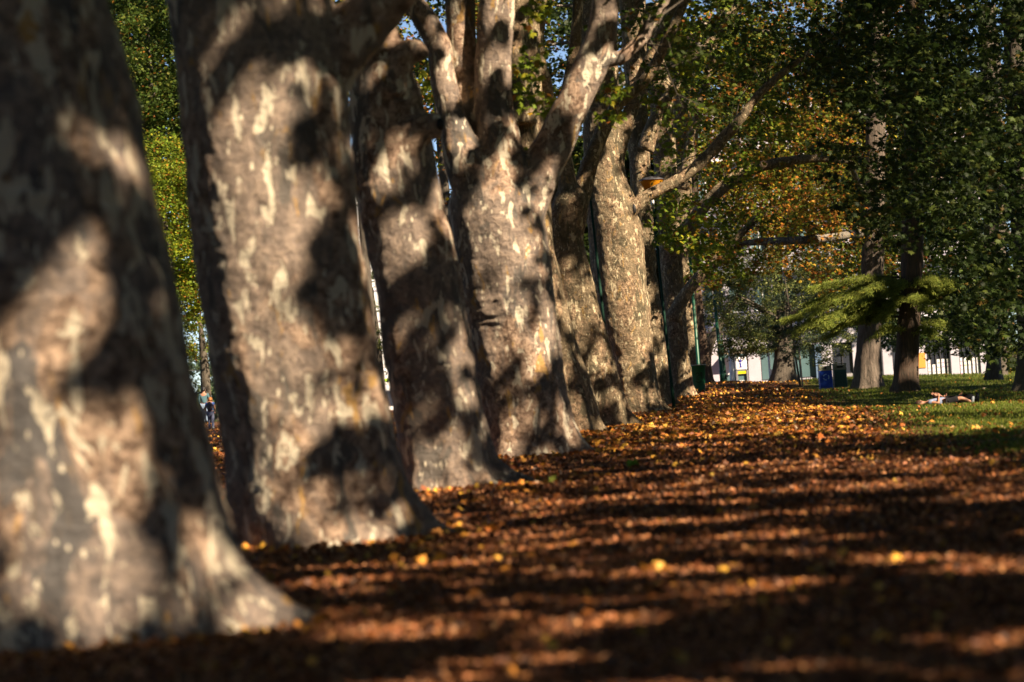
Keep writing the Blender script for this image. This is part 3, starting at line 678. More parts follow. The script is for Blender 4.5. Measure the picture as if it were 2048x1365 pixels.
tcb, _ = gen_tree('dark_tree', [(0,1980,2000),(500,1990,2010),(640,1994,2012),(755,1992,2012)], 128,
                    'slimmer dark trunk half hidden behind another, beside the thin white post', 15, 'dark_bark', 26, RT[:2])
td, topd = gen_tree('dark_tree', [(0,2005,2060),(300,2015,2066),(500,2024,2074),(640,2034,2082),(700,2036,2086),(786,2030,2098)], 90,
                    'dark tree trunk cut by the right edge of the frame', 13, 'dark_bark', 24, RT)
# conifer a : horizontal limb with orange plane leaves belongs to a plane tree behind
te, tope = gen_tree('plane_tree', [(-60,1812,1848),(200,1810,1846),(420,1808,1840),(600,1804,1832),(770,1798,1830)], 125,
                    'far plane tree holding a long level limb and orange leaves over the bins', 17, 'bark_far', 25, RT)
limb(te, *pl([(1822,400,12,124),(1790,440,13,120),(1745,462,10,112),(1700,470,8,100),(1640,478,8,96),(1580,482,8,96),(1520,484,7,97),(1475,490,5,98),(1430,505,3,98)], 96), M['bark_limb'], seed=31)
twigs(te, [P(1745,462,112), P(1640,478,96), P(1520,484,97), P(1430,505,98)], 30, 1.2, 0, 'orange', 8)
limb(te, *pl([(1820,380,11,124),(1770,420,8,112),(1735,400,6,106),(1700,330,5,100)], 96), M['bark_limb'], seed=32)
p = np.concatenate([px_region(m, e, 90, 112) for e, m in [((1610,520,90,40),120),((1650,580,16,50),50),((1680,420,70,60),110),((1600,430,90,50),90),((1560,490,60,25),50)]])
p = clusters(p, 4, .22, .8); leaf_mesh('crown', p, rng.uniform(.6, 1.15, len(p))*.16, palcols(len(p), 'orange'), T_PLANE, .4, parent=te)
p = np.concatenate([px_region(m, e, 112, 138) for e, m in [((1700,300,160,160),1800),((1560,330,160,110),900),((1700,520,90,70),450),((1800,500,70,80),350)]])
p = clusters(p, 3, .2, .8); leaf_mesh('crown', p, rng.uniform(.6, 1.15, len(p))*.19, palcols(len(p), 'mixed'), T_PLANE, .4, parent=te)

# dark right-hand canopy
def foliage(t, specs, Z0, Z1, pal, size=.17, per=3, tmpl=T_PLANE, name='crown', spread=.2):
    p = np.concatenate([px_region(max(3, m//7), e, Z0, Z1) for e, m in specs]); p = clusters(p, per*8, rng.uniform(.3, .85, len(p)), .55); p = cull(p, False, 2.0)
    return leaf_mesh(name, p, rng.uniform(.65, 1.2, len(p))*size, palcols(len(p), pal), tmpl, .5, parent=t)
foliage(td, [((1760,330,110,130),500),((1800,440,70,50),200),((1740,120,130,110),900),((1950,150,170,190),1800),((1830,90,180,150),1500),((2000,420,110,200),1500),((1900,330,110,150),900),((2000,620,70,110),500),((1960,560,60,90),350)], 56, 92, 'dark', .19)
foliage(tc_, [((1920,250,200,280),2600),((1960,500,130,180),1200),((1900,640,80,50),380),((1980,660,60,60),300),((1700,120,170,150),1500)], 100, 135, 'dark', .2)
foliage(ta, [((1750,250,140,200),1500),((1800,420,110,90),700),((1860,480,70,90),420),((1720,380,70,80),260)], 98, 112, 'green', .17)
# dark limbs inside the right canopy
for i, path in enumerate([[(2050,420,6),(1980,360,5),(1890,358,4),(1850,350,3),(1820,300,2)], [(2040,200,8),(1960,170,6),(1880,120,5),(1800,90,3)], [(2040,560,6),(1990,520,4),(1950,470,3),(1900,430,2)]]):
    limb(td, *pl(path, 88), M['bark_limb'], seed=60+i, n=8)

# cedar branches with needles
cb = P(1818, 590, 90); needles = []; tangs = []; mbt = MB()
rng_keep = rng; rng = np.random.default_rng(99)
for az, Ln, dz, droop in [(12,2.3,.1,.6),(352,2.6,-.1,.6),(340,2.4,.3,.5),(187,4.0,-.1,.9),(178,3.6,-.3,.7),(186,3.5,-.35,1.1),(197,3.0,-.5,1.1),(180,2.6,-.6,.9),(210,2.4,-.5,.9),(350,2.3,.15,.5),(5,2.0,.25,.4),(335,2.0,-.1,.5),(190,3.8,.3,.8),(240,2.0,-.3,.8),(183,3.6,0,.95),(176,3.2,.25,.7),(192,3.4,.1,1.0),(200,2.7,-.1,.8),(215,2.6,.15,.8),(232,2.4,.2,.7),(250,2.2,.1,.8),(275,2.0,.1,.7),(300,1.8,.1,.6),
                          (325,1.7,.1,.5),(345,1.6,.2,.4),(358,1.8,0,.5),(168,2.4,.3,.7),(222,1.6,-.8,.5),(300,1.1,-1.0,.35),(345,1.0,-.9,.3),(205,3.0,-.3,1.0)]:
    dz += rng.uniform(-.35, .3); Ln *= rng.uniform(.85, 1.12); droop *= rng.uniform(.45, .85); a = R(az); d = np.array([math.cos(a), math.sin(a)*.7, 0]); pts = []
    for k in range(9):
        t = k/8; pts.append(rng.normal(size=3)*.05*t+cb+np.array([0, 0, dz])+d*Ln*t+np.array([0, 0, .22*math.sin(t*2.4)-droop*t**2.0*.9]))
    mbt.tube(pts, [.035*(1-t/9) for t in range(9)], 6)
    pts = np.array(pts)
    for m in range(int(Ln*34)):
        t = rng.uniform(.12, 1)**.8; j = min(int(t*8), 7); b = pts[j]+(pts[j+1]-pts[j])*(t*8-j)
        side = np.array([-d[1], d[0], 0])*rng.choice([-1, 1]); l2 = rng.uniform(.2, .62)*(1-.45*t)
        dr = side*rng.uniform(.3, 1)+d*rng.uniform(.3, 1.0); dr /= np.linalg.norm(dr)
        for q in range(30):
            s = rng.random(); c = b+dr*l2*s+np.array([0, 0, -.34*l2*s*s-.02])+rng.normal(size=3)*np.array([.05,.05,.03])
            c = c+np.array([0, 0, .06*math.sin(m*1.7)]); needles.append(c); tangs.append(dr*.8+np.array([0, 0, -.45])+rng.normal(size=3)*.4)
rng = rng_keep
mbt.build('branch', M['dark_bark'], tb, True)
needles = np.array(needles); tangs = np.array(tangs)
leaf_mesh('needles', needles, rng.uniform(.07, .16, len(needles)), palcols(len(needles), 'cedar'), np.array([(-.05,-.5,0),(.05,-.5,0),(.03,.3,0),(0,.5,-.1)]), .8, tang=tangs, parent=tb, mat=M['needle'])

# oak in the middle distance
tok, topo = gen_tree('oak_tree', [(560,1556,1580),(640,1552,1584),(690,1549,1587),(740,1546,1590),(769,1540,1598)], 133, 'round leafy oak with a black trunk in front of the pale building', 4.2, 'dark_bark', 27, RT)
oc = P(1560, 610, 133)
for a, ln in [(.3,2.4),(1.4,2.2),(2.6,2.6),(3.6,2.4),(4.7,2.2),(5.6,2.5)]:
    b0 = P(1566, 650, 133); limb(tok, [b0, b0+np.array([math.cos(a)*ln*.5, math.sin(a)*ln*.5, .9]), b0+np.array([math.cos(a)*ln, math.sin(a)*ln, 1.5])], [.16,.09,.03], M['dark_bark'], seed=70, n=8, sub=4)
C = np.concatenate([ell(260, oc+np.array([0, 0, .35]), (3.1, 2.6, 2.7), .55), ell(70, P(1640, 560, 133), (1.7, 1.5, 1.5), .4), ell(60, P(1500, 690, 133), (1.6, 1.4, .7), .3), ell(50, P(1650, 680, 133), (1.4, 1.2, 1.2), .3)])
p = clusters(C, 75, rng.uniform(.22, .5, len(C)), .65); p = p[~((abs(proj(p)[0]-1569) < 34) & (proj(p)[1] > 715))]; p = p[proj(p)[1] < 735]
leaf_mesh('crown', p, rng.uniform(.06, .13, len(p)), palcols(len(p), 'oak'), T_OVAL, .6, parent=tok)
# sapling with stake
sb = base_pt(1596, 127)
tsp = empty('sapling', sb, 'thin young tree with blue-green leaves, tied to a stake, left of the blue bin', 'tree')
mb = MB(); mb.tube([sb-np.array([0,0,.1]), P(1592,720,127), P(1584,660,127), P(1576,600,127), P(1570,560,127)], [.05,.045,.035,.025,.012], 8)
for i in range(9):
    b0 = P(1585-i*1.4, 665-i*9, 127); a = rng.uniform(0, 6.28); mb.tube([b0, b0+np.array([math.cos(a)*.6, math.sin(a)*.6, .25]), b0+np.array([math.cos(a)*1.3, math.sin(a)*1.3, .3])], [.02,.013,.006], 5)
mb.build('trunk', M['cedar_bark'], tsp, True)
C = np.concatenate([px_region(60, (1600,680,65,40), 126, 128.5), px_region(30, (1585,620,45,50), 126, 128.5), px_region(12, (1530,650,30,20), 126.5, 128)])
p = clusters(C, 60, rng.uniform(.15, .32, len(C)), .6); leaf_mesh('crown', p, rng.uniform(.06, .11, len(p)), palcols(len(p), 'blue'), T_OVAL, .6, parent=tsp)
q = base_pt(1600.5, 126.7); stk = MB(); stk.tube([q-np.array([0,0,.2]), q+np.array([-.05,0,1.75])], .035, 8); tag(stk.build('tree_stake', flat('weathered_wood', (.34,.29,.22), .8)), 'pale wooden stake beside the thin young tree', 'stake')

# ------------------------------------------------------------------ far background trees (own crowns)
def far_tree(cx, cy, Z, rx_m, rz_m, label, pal, n, size=.22, per=60, crad=(.5,1.1), name='broadleaf_tree', trunk=True, hollow=.5, tm=T_COARSE, group='trees in the background of the park', tx=None):
    c = P(cx, cy, Z); bx0 = c[0] if tx is None else P(tx, 740, Z)[0]; b = np.array([bx0, Z, gz1(bx0, Z)])
    t = empty(name, b, label, 'tree', group)
    if trunk:
        limb(t, [b-np.array([0,0,.3]), b+np.array([.1,0,(c[2]-b[2])*.5]), (c[0], Z, c[2]+rz_m*.3)], [.32,.25,.1], M['dark_bark'], 'trunk', 5, 12, 6)
    C = ell(n, c, (rx_m, rx_m*.8, rz_m), hollow, b[2]+.6); p = clusters(C, per, rng.uniform(*crad, len(C)), .65); p = cull(p, False, 5)
    leaf_mesh('crown', p, rng.uniform(.6, 1.2, len(p))*size, palcols(len(p), pal), tm, .5, parent=t)
    return t
# left gap between first two trunks
far_tree(300, 150, 135, 7.5, 9, 'tall dark tree seen high in the gap between the two nearest trunks', 'green', 950, .17, 100, (.6,1.2), hollow=.1)
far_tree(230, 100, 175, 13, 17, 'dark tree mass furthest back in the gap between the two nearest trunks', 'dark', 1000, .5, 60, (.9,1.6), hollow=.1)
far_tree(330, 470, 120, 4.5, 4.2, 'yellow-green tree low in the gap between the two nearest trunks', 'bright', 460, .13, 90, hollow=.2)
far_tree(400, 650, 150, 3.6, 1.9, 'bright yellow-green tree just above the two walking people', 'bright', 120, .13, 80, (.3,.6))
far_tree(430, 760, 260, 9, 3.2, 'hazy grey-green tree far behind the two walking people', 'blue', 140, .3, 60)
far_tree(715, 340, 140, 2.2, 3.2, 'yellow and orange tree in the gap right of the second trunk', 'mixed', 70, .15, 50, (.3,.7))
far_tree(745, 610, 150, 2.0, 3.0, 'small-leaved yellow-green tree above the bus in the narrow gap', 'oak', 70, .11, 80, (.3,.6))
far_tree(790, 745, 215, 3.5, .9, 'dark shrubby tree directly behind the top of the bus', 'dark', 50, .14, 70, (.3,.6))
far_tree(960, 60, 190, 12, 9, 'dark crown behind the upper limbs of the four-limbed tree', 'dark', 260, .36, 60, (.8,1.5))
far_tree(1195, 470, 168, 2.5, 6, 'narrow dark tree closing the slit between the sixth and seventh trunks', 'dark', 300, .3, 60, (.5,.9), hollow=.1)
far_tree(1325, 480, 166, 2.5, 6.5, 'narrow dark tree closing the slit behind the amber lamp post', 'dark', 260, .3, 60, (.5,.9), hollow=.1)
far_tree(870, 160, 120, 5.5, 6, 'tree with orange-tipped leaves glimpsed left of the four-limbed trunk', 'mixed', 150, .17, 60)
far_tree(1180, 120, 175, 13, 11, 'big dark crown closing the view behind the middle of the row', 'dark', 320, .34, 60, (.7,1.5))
# right and centre backing
far_tree(1420, 330, 172, 9, 9, 'tall green tree rising behind the last trunks of the row', 'green', 300, .30, 60, (.7,1.4))
far_tree(1640, 200, 150, 9, 7, 'large yellowing tree behind the orange-leaved limb', 'mixed', 360, .24, 60, (.7,1.3), tx=1570)
far_tree(1700, 430, 148, 4.5, 3.6, 'green tree filling the view between the oak and the conifer', 'green', 150, .18, 60, (.4,.9), tx=1738)
far_tree(1480, 620, 146, 2.8, 2.7, 'dense green tree on the left shoulder of the oak', 'oak', 110, .13, 70, (.3,.7), tx=1415)
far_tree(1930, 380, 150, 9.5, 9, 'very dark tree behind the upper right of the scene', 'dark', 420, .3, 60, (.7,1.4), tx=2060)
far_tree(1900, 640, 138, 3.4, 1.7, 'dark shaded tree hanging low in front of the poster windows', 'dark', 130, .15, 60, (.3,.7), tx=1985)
far_tree(1790, 640, 140, 2.0, 1.6, 'dark leafy tree between the two big conifer trunks', 'blue', 70, .13, 60, (.3,.7), tx=1740)

# unseen second row to the right; further trees added behind and around for shade
def shade_tree(X, Y, rx, n, label, zc=13, rz=5.5, per=34):
    b = np.array([X, Y, gz1(X, Y)]); t = empty('plane_tree', b, label, 'tree', 'plane trees of the opposite row')
    limb(t, [b-np.array([0,0,.3]), b+np.array([0,0,1.2]), b+np.array([.2,.1,5]), b+np.array([.3,.4,10])], [.55,.36,.30,.2], M['bark'], 'trunk', 3, 24, 8)
    for k in range(5):
        a = k*1.256+rng.uniform(0, 1); s = rx*.7; z = rng.uniform(4.5, 7)
        limb(t, [b+np.array([.1,.1,z]), b+np.array([.4*s*math.cos(a), .4*s*math.sin(a), z+3]), b+np.array([s*math.cos(a), s*math.sin(a), z+6])], [.15,.10,.04], M['bark_limb'], seed=k, n=10, sub=4)
    C = ell(int(n*1.5), (X, Y, zc), (rx, rx, rz), .2, 5.5); p = clusters(C, per, rng.uniform(.6, 1.2, len(C)), .6)
    p = p[~in_view(p, 0) | (p[:, 1] > 70)]
    mixed_crown(t, p, 'green', .17, .30)
def dark_clumps(parent):  # adds unseen leaf clumps towards the sun that darken the DARK spots
    pts = []
    for x, y, Z, r in DARK:
        for t in (11, 13.5): 
            c = P(x, y, Z)+S*t; pts.append(clusters(c[None], int(90*r*r*4), r*1.25, .8))
    p = np.concatenate(pts); p = p[~in_view(p, 10)]
    leaf_mesh('shade_foliage', p, rng.uniform(.2, .34, len(p)), palcols(len(p), 'green'), T_COARSE, .5, parent=parent)
shade_tree(-7, -9, 7, 130, 'added unseen shade tree just behind the camera on the left', 11, 6)
shade_tree(-18, 14, 7, 120, 'added shade tree left of the nearest trunk, outside the picture', 11, 6)
shade_tree(-20, 36, 7, 110, 'added shade tree left of the third trunk, outside the picture', 11, 6)
shade_tree(0, -26, 8, 120, 'added unseen shade tree far behind the camera in the middle', 10, 6)
shade_tree(22, 8, 7, 110, 'added unseen shade tree far right of the camera', 11, 6)
shade_tree(23, 26, 7, 110, 'added unseen shade tree far right of the second trunk', 11, 6)
shade_tree(10.5, -14, 7.5, 130, 'opposite-row plane tree well behind the camera')
shade_tree(9.5, 0, 7.5, 150, 'opposite-row plane tree beside the camera')
shade_tree(10.5, 14, 7, 130, 'opposite-row plane tree right of the nearest trunk')
shade_tree(13, 29, 7, 120, 'opposite-row plane tree right of the third trunk')
shade_tree(15.5, 46, 7, 110, 'opposite-row plane tree before the lawn')
shade_tree(20, 66, 7, 100, 'opposite-row plane tree beside the lawn')
shade_tree(27, 84, 8, 110, 'added tall shade tree right of the lawn beyond the frame')
shade_tree(31, 104, 9, 110, 'added unseen shade tree at the far right behind the lawn')
shade_tree(30, 62, 8, 100, 'added unseen shade tree right of the lawn')
def roof(t, X, Y, z, rx, rz, n=190, tt=20):  # adds unseen leaves along the sun ray to shade the given spot
    fine_ = Y < 60; n = int(n*(2.1 if fine_ else 1))
    C = ell(n, (X+S[0]*tt, Y+S[1]*tt, z+S[2]*tt), (rx, rx, rz), .1); p = clusters(C, 34, rng.uniform(.7, 1.3, len(C)), .6); p = p[~in_view(p, 30)]; p = cull(p, thr_add=.0 if Y < 60 else .1)
    leaf_mesh('unseen_shade_leaves', p, rng.uniform(.3, .5, len(p))*(.65 if fine_ else 1), palcols(len(p), 'green'), T_COARSE, .5, parent=t)
def top_layer(t, X, Y, z=16.5, rx=9.5, n=4200):  # adds a flat unseen leaf layer overhead to cut sky and sun light
    fine_ = Y < 60; n = n*2 if fine_ else n
    a = rng.random(n)*6.2832; r_ = rx*np.sqrt(rng.random(n)); p = np.stack([X+r_*np.cos(a), Y+r_*np.sin(a), z+rng.normal(size=n)*1.3+1.2*np.sin(X+r_*np.cos(a)*.9)], 1)
    p = p[~in_view(p, 40)]; p = cull(p)
    if len(p) > 100: leaf_mesh('unseen_shade_leaves', p, rng.uniform(.35, .6, len(p))*(.68 if fine_ else 1), palcols(len(p), 'green'), T_COARSE, 1.2, parent=t)
for k_, t_ in trees.items():
    x_, y_ = t_['top'][:2]; top_layer(t_['o'], x_+1, y_); 
    if y_ < 60: top_layer(t_['o'], x_-8, y_, 14)
for o in list(COL.objects):
    if o.get('group') == 'plane trees of the opposite row': top_layer(o, o.location.x, o.location.y, 18)
top_layer(td, 20, 84, 19, 10); top_layer(tb, 14, 94, 19, 9); top_layer(ta, 16, 112, 20, 9); top_layer(tc_, 26, 112, 21, 10); top_layer(te, 20, 130, 22, 10); top_layer(td, 24, 66, 18, 10)
nt_ = [o for o in COL.objects if o.get('label') == 'opposite-row plane tree right of the nearest trunk'][0]
roof(nt_, 1, 15, .5, 6, 3, 150, 19); roof(nt_, -3, 22, 2, 5, 3, 120, 19); roof(nt_, 4, 25, .5, 6, 3, 150, 20); roof(nt_, -1, 36, 2, 6, 3, 150, 20); roof(nt_, 8, 38, 0, 6, 3, 150, 20); roof(nt_, 3, 50, 1, 7, 3, 130, 20)
roof(nt_, 7, 14, 0, 6, 3, 120, 20); roof(nt_, -3, 14, 3, 4, 2.5, 80, 18)
roof(td, 8, 62, 10, 6, 3, 120); roof(td, 18, 100, 12, 8, 4); roof(te, 8, 118, 16, 7, 3, 120)
roof(td, 12, 72, 8, 7, 4); roof(td, 15, 84, 8, 7, 4); roof(tb, 9, 92, 11, 6, 3.5); roof(ta, 14, 106, 11, 7, 4); roof(tc_, 21, 118, 11, 8, 4); roof(te, 16, 132, 16, 8, 4)
roof(trees['t6']['o'], 6, 62, 8, 5, 2.5, 110, 12); roof(trees['t7']['o'], 7, 76, 10.5, 5, 2.5, 110, 12); roof(trees['t8']['o'], 7, 90, 12, 6, 2.5, 110, 13); roof(trees['t9']['o'], 5, 108, 15, 6, 3, 110, 12)
dark_clumps([o for o in COL.objects if o.get('label') == 'opposite-row plane tree beside the camera'][0])

# added ring of leaves that blocks low sky light, open towards the view
n = 40000; a = rng.uniform(0, 2*math.pi, n); rr = rng.uniform(62, 95, n); X = rr*np.sin(a); Y = rr*np.cos(a)+15
k = ~((Y > 20) & (abs(X) < .26*Y+14)); X, Y = X[k], Y[k]; Zb = 26*rng.random(len(X))**.9*(1+.25*np.sin(X*.2)+.2*np.cos(Y*.17))-.5
leaf_mesh('sky_block_ring', np.stack([X, Y, Zb], 1), rng.uniform(.9, 2.0, len(X)), palcols(len(X), 'dark'), T_COARSE, .3)
tag(bpy.data.objects['sky_block_ring'], 'unseen ring of leaves added to block low sky light', 'trees', kind='stuff')

# ------------------------------------------------------------------ litter, mulch, grass
def frustum_pts(n, Y0, Y1, pw=1.0, xr=(-.21, .21)):
    Y = Y0*(Y1/Y0)**rng.random(n) if pw == 0 else Y0+(Y1-Y0)*rng.random(n)**pw
    X = Y*rng.uniform(xr[0], xr[1], n)
    return X, Y
X, Y = frustum_pts(230000, 11, 60, 0); e = X < edge_x(Y)+rng.normal(size=len(X))*.5; X, Y = X[e], Y[e]
Zg = gz(X, Y)+.02+.03*rng.random(len(X))
leaf_mesh('bark_mulch', np.stack([X, Y, Zg], 1), rng.uniform(.018, .05, len(X))*(1+Y/60), palcols(len(X), 'mulch'), T_CHIP, .5, mat=M['litter'])
tag(bpy.data.objects['bark_mulch'], 'reddish brown bark mulch chips', 'mulch', kind='stuff')
X, Y = frustum_pts(56000, 12, 138, 0); nz = fbm(np.stack([X*.5, Y*.25, X*0], -1), 3, 3)
dens = np.where(X < edge_x(Y), np.clip(.0+.85*np.clip((Y-28)/35, 0, 1)+.30*nz, .02, 1), np.clip(.10+.5*nz, .015, .5))
k = rng.random(len(X)) < dens; X, Y = X[k], Y[k]
X2, Y2 = frustum_pts(26000, 45, 140, 0, (-.02, .15)); k = (X2 < edge_x(Y2)-.5); X = np.append(X, X2[k]); Y = np.append(Y, Y2[k])
bx_ = []
for k_, t_ in trees.items():
    l_ = t_['o'].location; a = rng.uniform(0, 6.28, 420); r_ = np.abs(rng.normal(size=420))*.35+.82*(1.05 if k_ in ('t1','t2','t3','t4') else .9)
    bx_.append(np.stack([l_.x+r_*np.cos(a), l_.y+r_*np.sin(a)], 1))
bx_ = np.concatenate(bx_); X = np.append(X, bx_[:, 0]); Y = np.append(Y, bx_[:, 1])
Zg = gz(X, Y)+.03+.05*rng.random(len(X))
leaf_mesh('leaf_litter', np.stack([X, Y, Zg], 1), rng.uniform(.05, .15, len(X))*np.clip(.45+Y/70, .6, 1), palcols(len(X), 'litter', .35), T_PLANE, .35, mat=M['litter'])
tag(bpy.data.objects['leaf_litter'], 'fallen orange and gold plane leaves', 'leaves', kind='stuff')
X, Y = frustum_pts(260000, 34, 150, 0, (.03, .21)); k = X > edge_x(Y)+.2+rng.normal(size=len(X))*.8; X, Y = X[k], Y[k]
Zg = gz(X, Y)-.01; n = len(X); tg = rng.normal(size=(n, 3))*.45; tg[:, 2] = 1
leaf_mesh('grass', np.stack([X, Y, Zg], 1), rng.uniform(.03, .07, n)*(1+Y/140), palcols(n, 'grass'), T_BLADE*np.array([1.6,1,1]), .1, tang=tg, mat=M['needle'])
tag(bpy.data.objects['grass'], 'mown green lawn grass', 'grass', kind='stuff')
# single big leaves / seedling
def one_leaf(x, y, size, col, label, m=1):
    Zq = 1.3*FPX/((y+(x-1024)*.066)-750); q = P(x, y, Zq); pos = np.array([[q[0], q[1], gz1(q[0], q[1])+.07]]*m)+rng.normal(size=(m, 3))*np.array([.04,.04,.02])*(m > 1)
    o = leaf_mesh('fallen_leaf' if m == 1 else 'seedling', pos, np.full(m, size), np.array([col]*m)*rng.uniform(.8, 1.2, (m, 1)), T_PLANE, .4 if m == 1 else .1, mat=M['leaf'])
    tag(o, label, 'leaf' if m == 1 else 'plant')
one_leaf(880,1122,.16,(.62,.36,.05),'large golden leaf on the mulch right of the second trunk')
one_leaf(840,1079,.12,(.7,.34,.03),'bright orange leaf at the tip of the second trunk root')
one_leaf(1265,937,.17,(.16,.32,.03),'small green seedling with broad leaves in the mulch', 7)
one_leaf(1508,1027,.14,(.55,.30,.08),'tan leaf lying in the middle of the mulch')

# ------------------------------------------------------------------ lamp posts
def post(top, bot, Z, w, name='lamp_post', label='', mat='green_paint', head=None, cat='lamp post'):
    q0 = P(*bot, Z); dirv = (P(*top, Z)-q0); q0g = q0-dirv/dirv[2]*(q0[2]-gz1(q0[0], Z)+.05)
    t = empty(name, (q0g[0], Z, gz1(q0g[0], Z)), label, cat)
    mb = MB(); mb.tube([q0g, q0g+(P(*top, Z)-q0g)*.16, q0g+(P(*top, Z)-q0g)*.165, P(*top, Z)], [w*1.15, w*1.1, w*.9, w*.7], 14); mb.build('pole', M[mat], t, True)
    if head: head(t, P(*top, Z), w)
    return t
def amber_head(t, q, w):
    mb = MB(); mb.tube([q+np.array([0,0,-.05]), q+np.array([0,0,.22])], [w*1.25, w*1.25], 12); mb.build('collar', M['grey_metal'], t, True)
    c = P(1306, 399, 80.5); n = 28; V = []; F = []
    prof = [(.06,0),(.10,.02),(.33,.52),(.335,.54),(.32,.54),(.31,.52),(.09,.03),(0.05,.02)]
    mb = MB(); 
    for r_, z in prof:
        for k in range(n): a = 6.283*k/n; V.append(c+np.array([r_*math.cos(a), r_*math.sin(a), z]))
    for i in range(len(prof)-1):
        for k in range(n): F.append((i*n+k, i*n+(k+1) % n, (i+1)*n+(k+1) % n, (i+1)*n+k))
    mb.add(V, F); mb.build('lamp_shade', M['amber'], t, True)
    V = []; F = []; prof = [(.36,.54),(.365,.56),(.2,.62),(.02,.65)]; mb = MB()
    for r_, z in prof:
        for k in range(n): a = 6.283*k/n; V.append(c+np.array([r_*math.cos(a), r_*math.sin(a), z]))
    for i in range(len(prof)-1):
        for k in range(n): F.append((i*n+k, i*n+(k+1) % n, (i+1)*n+(k+1) % n, (i+1)*n+k))
    mb.add(V, F); mb.build('lid', M['frame'], t, True)
    mb = MB(); mb.tube([c, c+np.array([0,0,.3])], .05, 10); mb.ball(c+np.array([0,0,.36]), (.07,.07,.1)); mb.build('bulb', M['white'], t, True)
def grey_head(t, q, w):
    mb = MB(); mb.box(q+np.array([-.09,-.09,0]), q+np.array([.07,.09,.36])); mb.build('lamp_head', M['grey_metal'], t, bevel=.015)
    mb = MB(); mb.box(q+np.array([-.15,-.06,-.05]), q+np.array([-.095,.02,.30])); mb.build('bracket', M['grey_metal'], t, bevel=.01)
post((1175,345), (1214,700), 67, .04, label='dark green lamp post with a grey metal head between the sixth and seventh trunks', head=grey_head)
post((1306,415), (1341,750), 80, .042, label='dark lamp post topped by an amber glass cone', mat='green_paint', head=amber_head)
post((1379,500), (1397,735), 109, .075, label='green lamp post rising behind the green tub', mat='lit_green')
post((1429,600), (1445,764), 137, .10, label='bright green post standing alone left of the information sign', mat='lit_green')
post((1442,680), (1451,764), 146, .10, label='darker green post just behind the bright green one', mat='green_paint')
mbp = post((1456,640), (1465,764), 154, .15, name='utility_pole', label='thick white pole left of the information sign', mat='white', cat='pole')
post((1535,690), (1541,766), 152, .06, name='sign_pole', label='slim pale pole with a white box, left of the oak trunk', mat='white', cat='pole',
     head=lambda t, q, w: None)
mb = MB(); q = P(1541, 745, 151.9); mb.box(q+np.array([-.05,-.1,-.15]), q+np.array([.2,.05,.15])); mb.box(q+np.array([.02,-.06,-.75]), q+np.array([.14,.04,-.15])); o = mb.build('meter_box', M['white'], bevel=.01)
tag(o, 'small white cabinet on a leg left of the oak trunk', 'cabinet')
post((2006,712), (2012,752), 140, .05, name='bollard_post', label='thin white post by the yellow-green hedge at far right', mat='white', cat='post')

# ------------------------------------------------------------------ green tub
def tub():
    q = base_pt(1394, 104); x, y, z = q; t = empty('litter_bin', q, 'dark green tapered metal bin with black scrawl beside the ninth trunk', 'bin')
    h = .97; n = 28; mb = MB(); V = []; F = []
    prof = [(.19,0),(.20,.03),(.27,h-.05),(.285,h-.05),(.285,h),(.26,h),(.25,h-.1),(.19,.06)]
    for r_, zz in prof:
        for k in range(n): a = 6.283*k/n; V.append((x+r_*math.cos(a), y+r_*math.sin(a), z+zz))
    for i in range(len(prof)-1):
        for k in range(n): F.append((i*n+k, i*n+(k+1) % n, (i+1)*n+(k+1) % n, (i+1)*n+k))
    F.append(tuple(7*n+k for k in reversed(range(n)))); mb.add(V, F); mb.build('bin_body', flat('green_bin_paint', (.02,.16,.08), .45, var=.35, sc=6), t, True)
    mb = MB(); mb.tube([(x+.287*math.cos(6.283*k/24), y+.287*math.sin(6.283*k/24), z+h-.02) for k in range(25)], .014, 6); mb.build('rim', M['grey_metal'], t, True)
    mb = MB()
    for st_ in [[(-.12,.62),(-.05,.68),(.0,.6),(-.08,.5),(-.12,.42),(-.02,.44)], [(.06,.68),(.03,.54),(.12,.56)], [(.1,.68),(.1,.44)], [(-.14,.36),(-.04,.3),(.08,.36)]]:
        pts = []
        for a, b in st_:
            r_ = .20+(.07)*b/h+.006; ang = -math.pi/2+a/r_; pts.append((x+r_*math.cos(ang), y+r_*math.sin(ang), z+b))
        mb.tube(pts, .012, 5)
    mb.build('graffiti', M['black'], t)
tub()

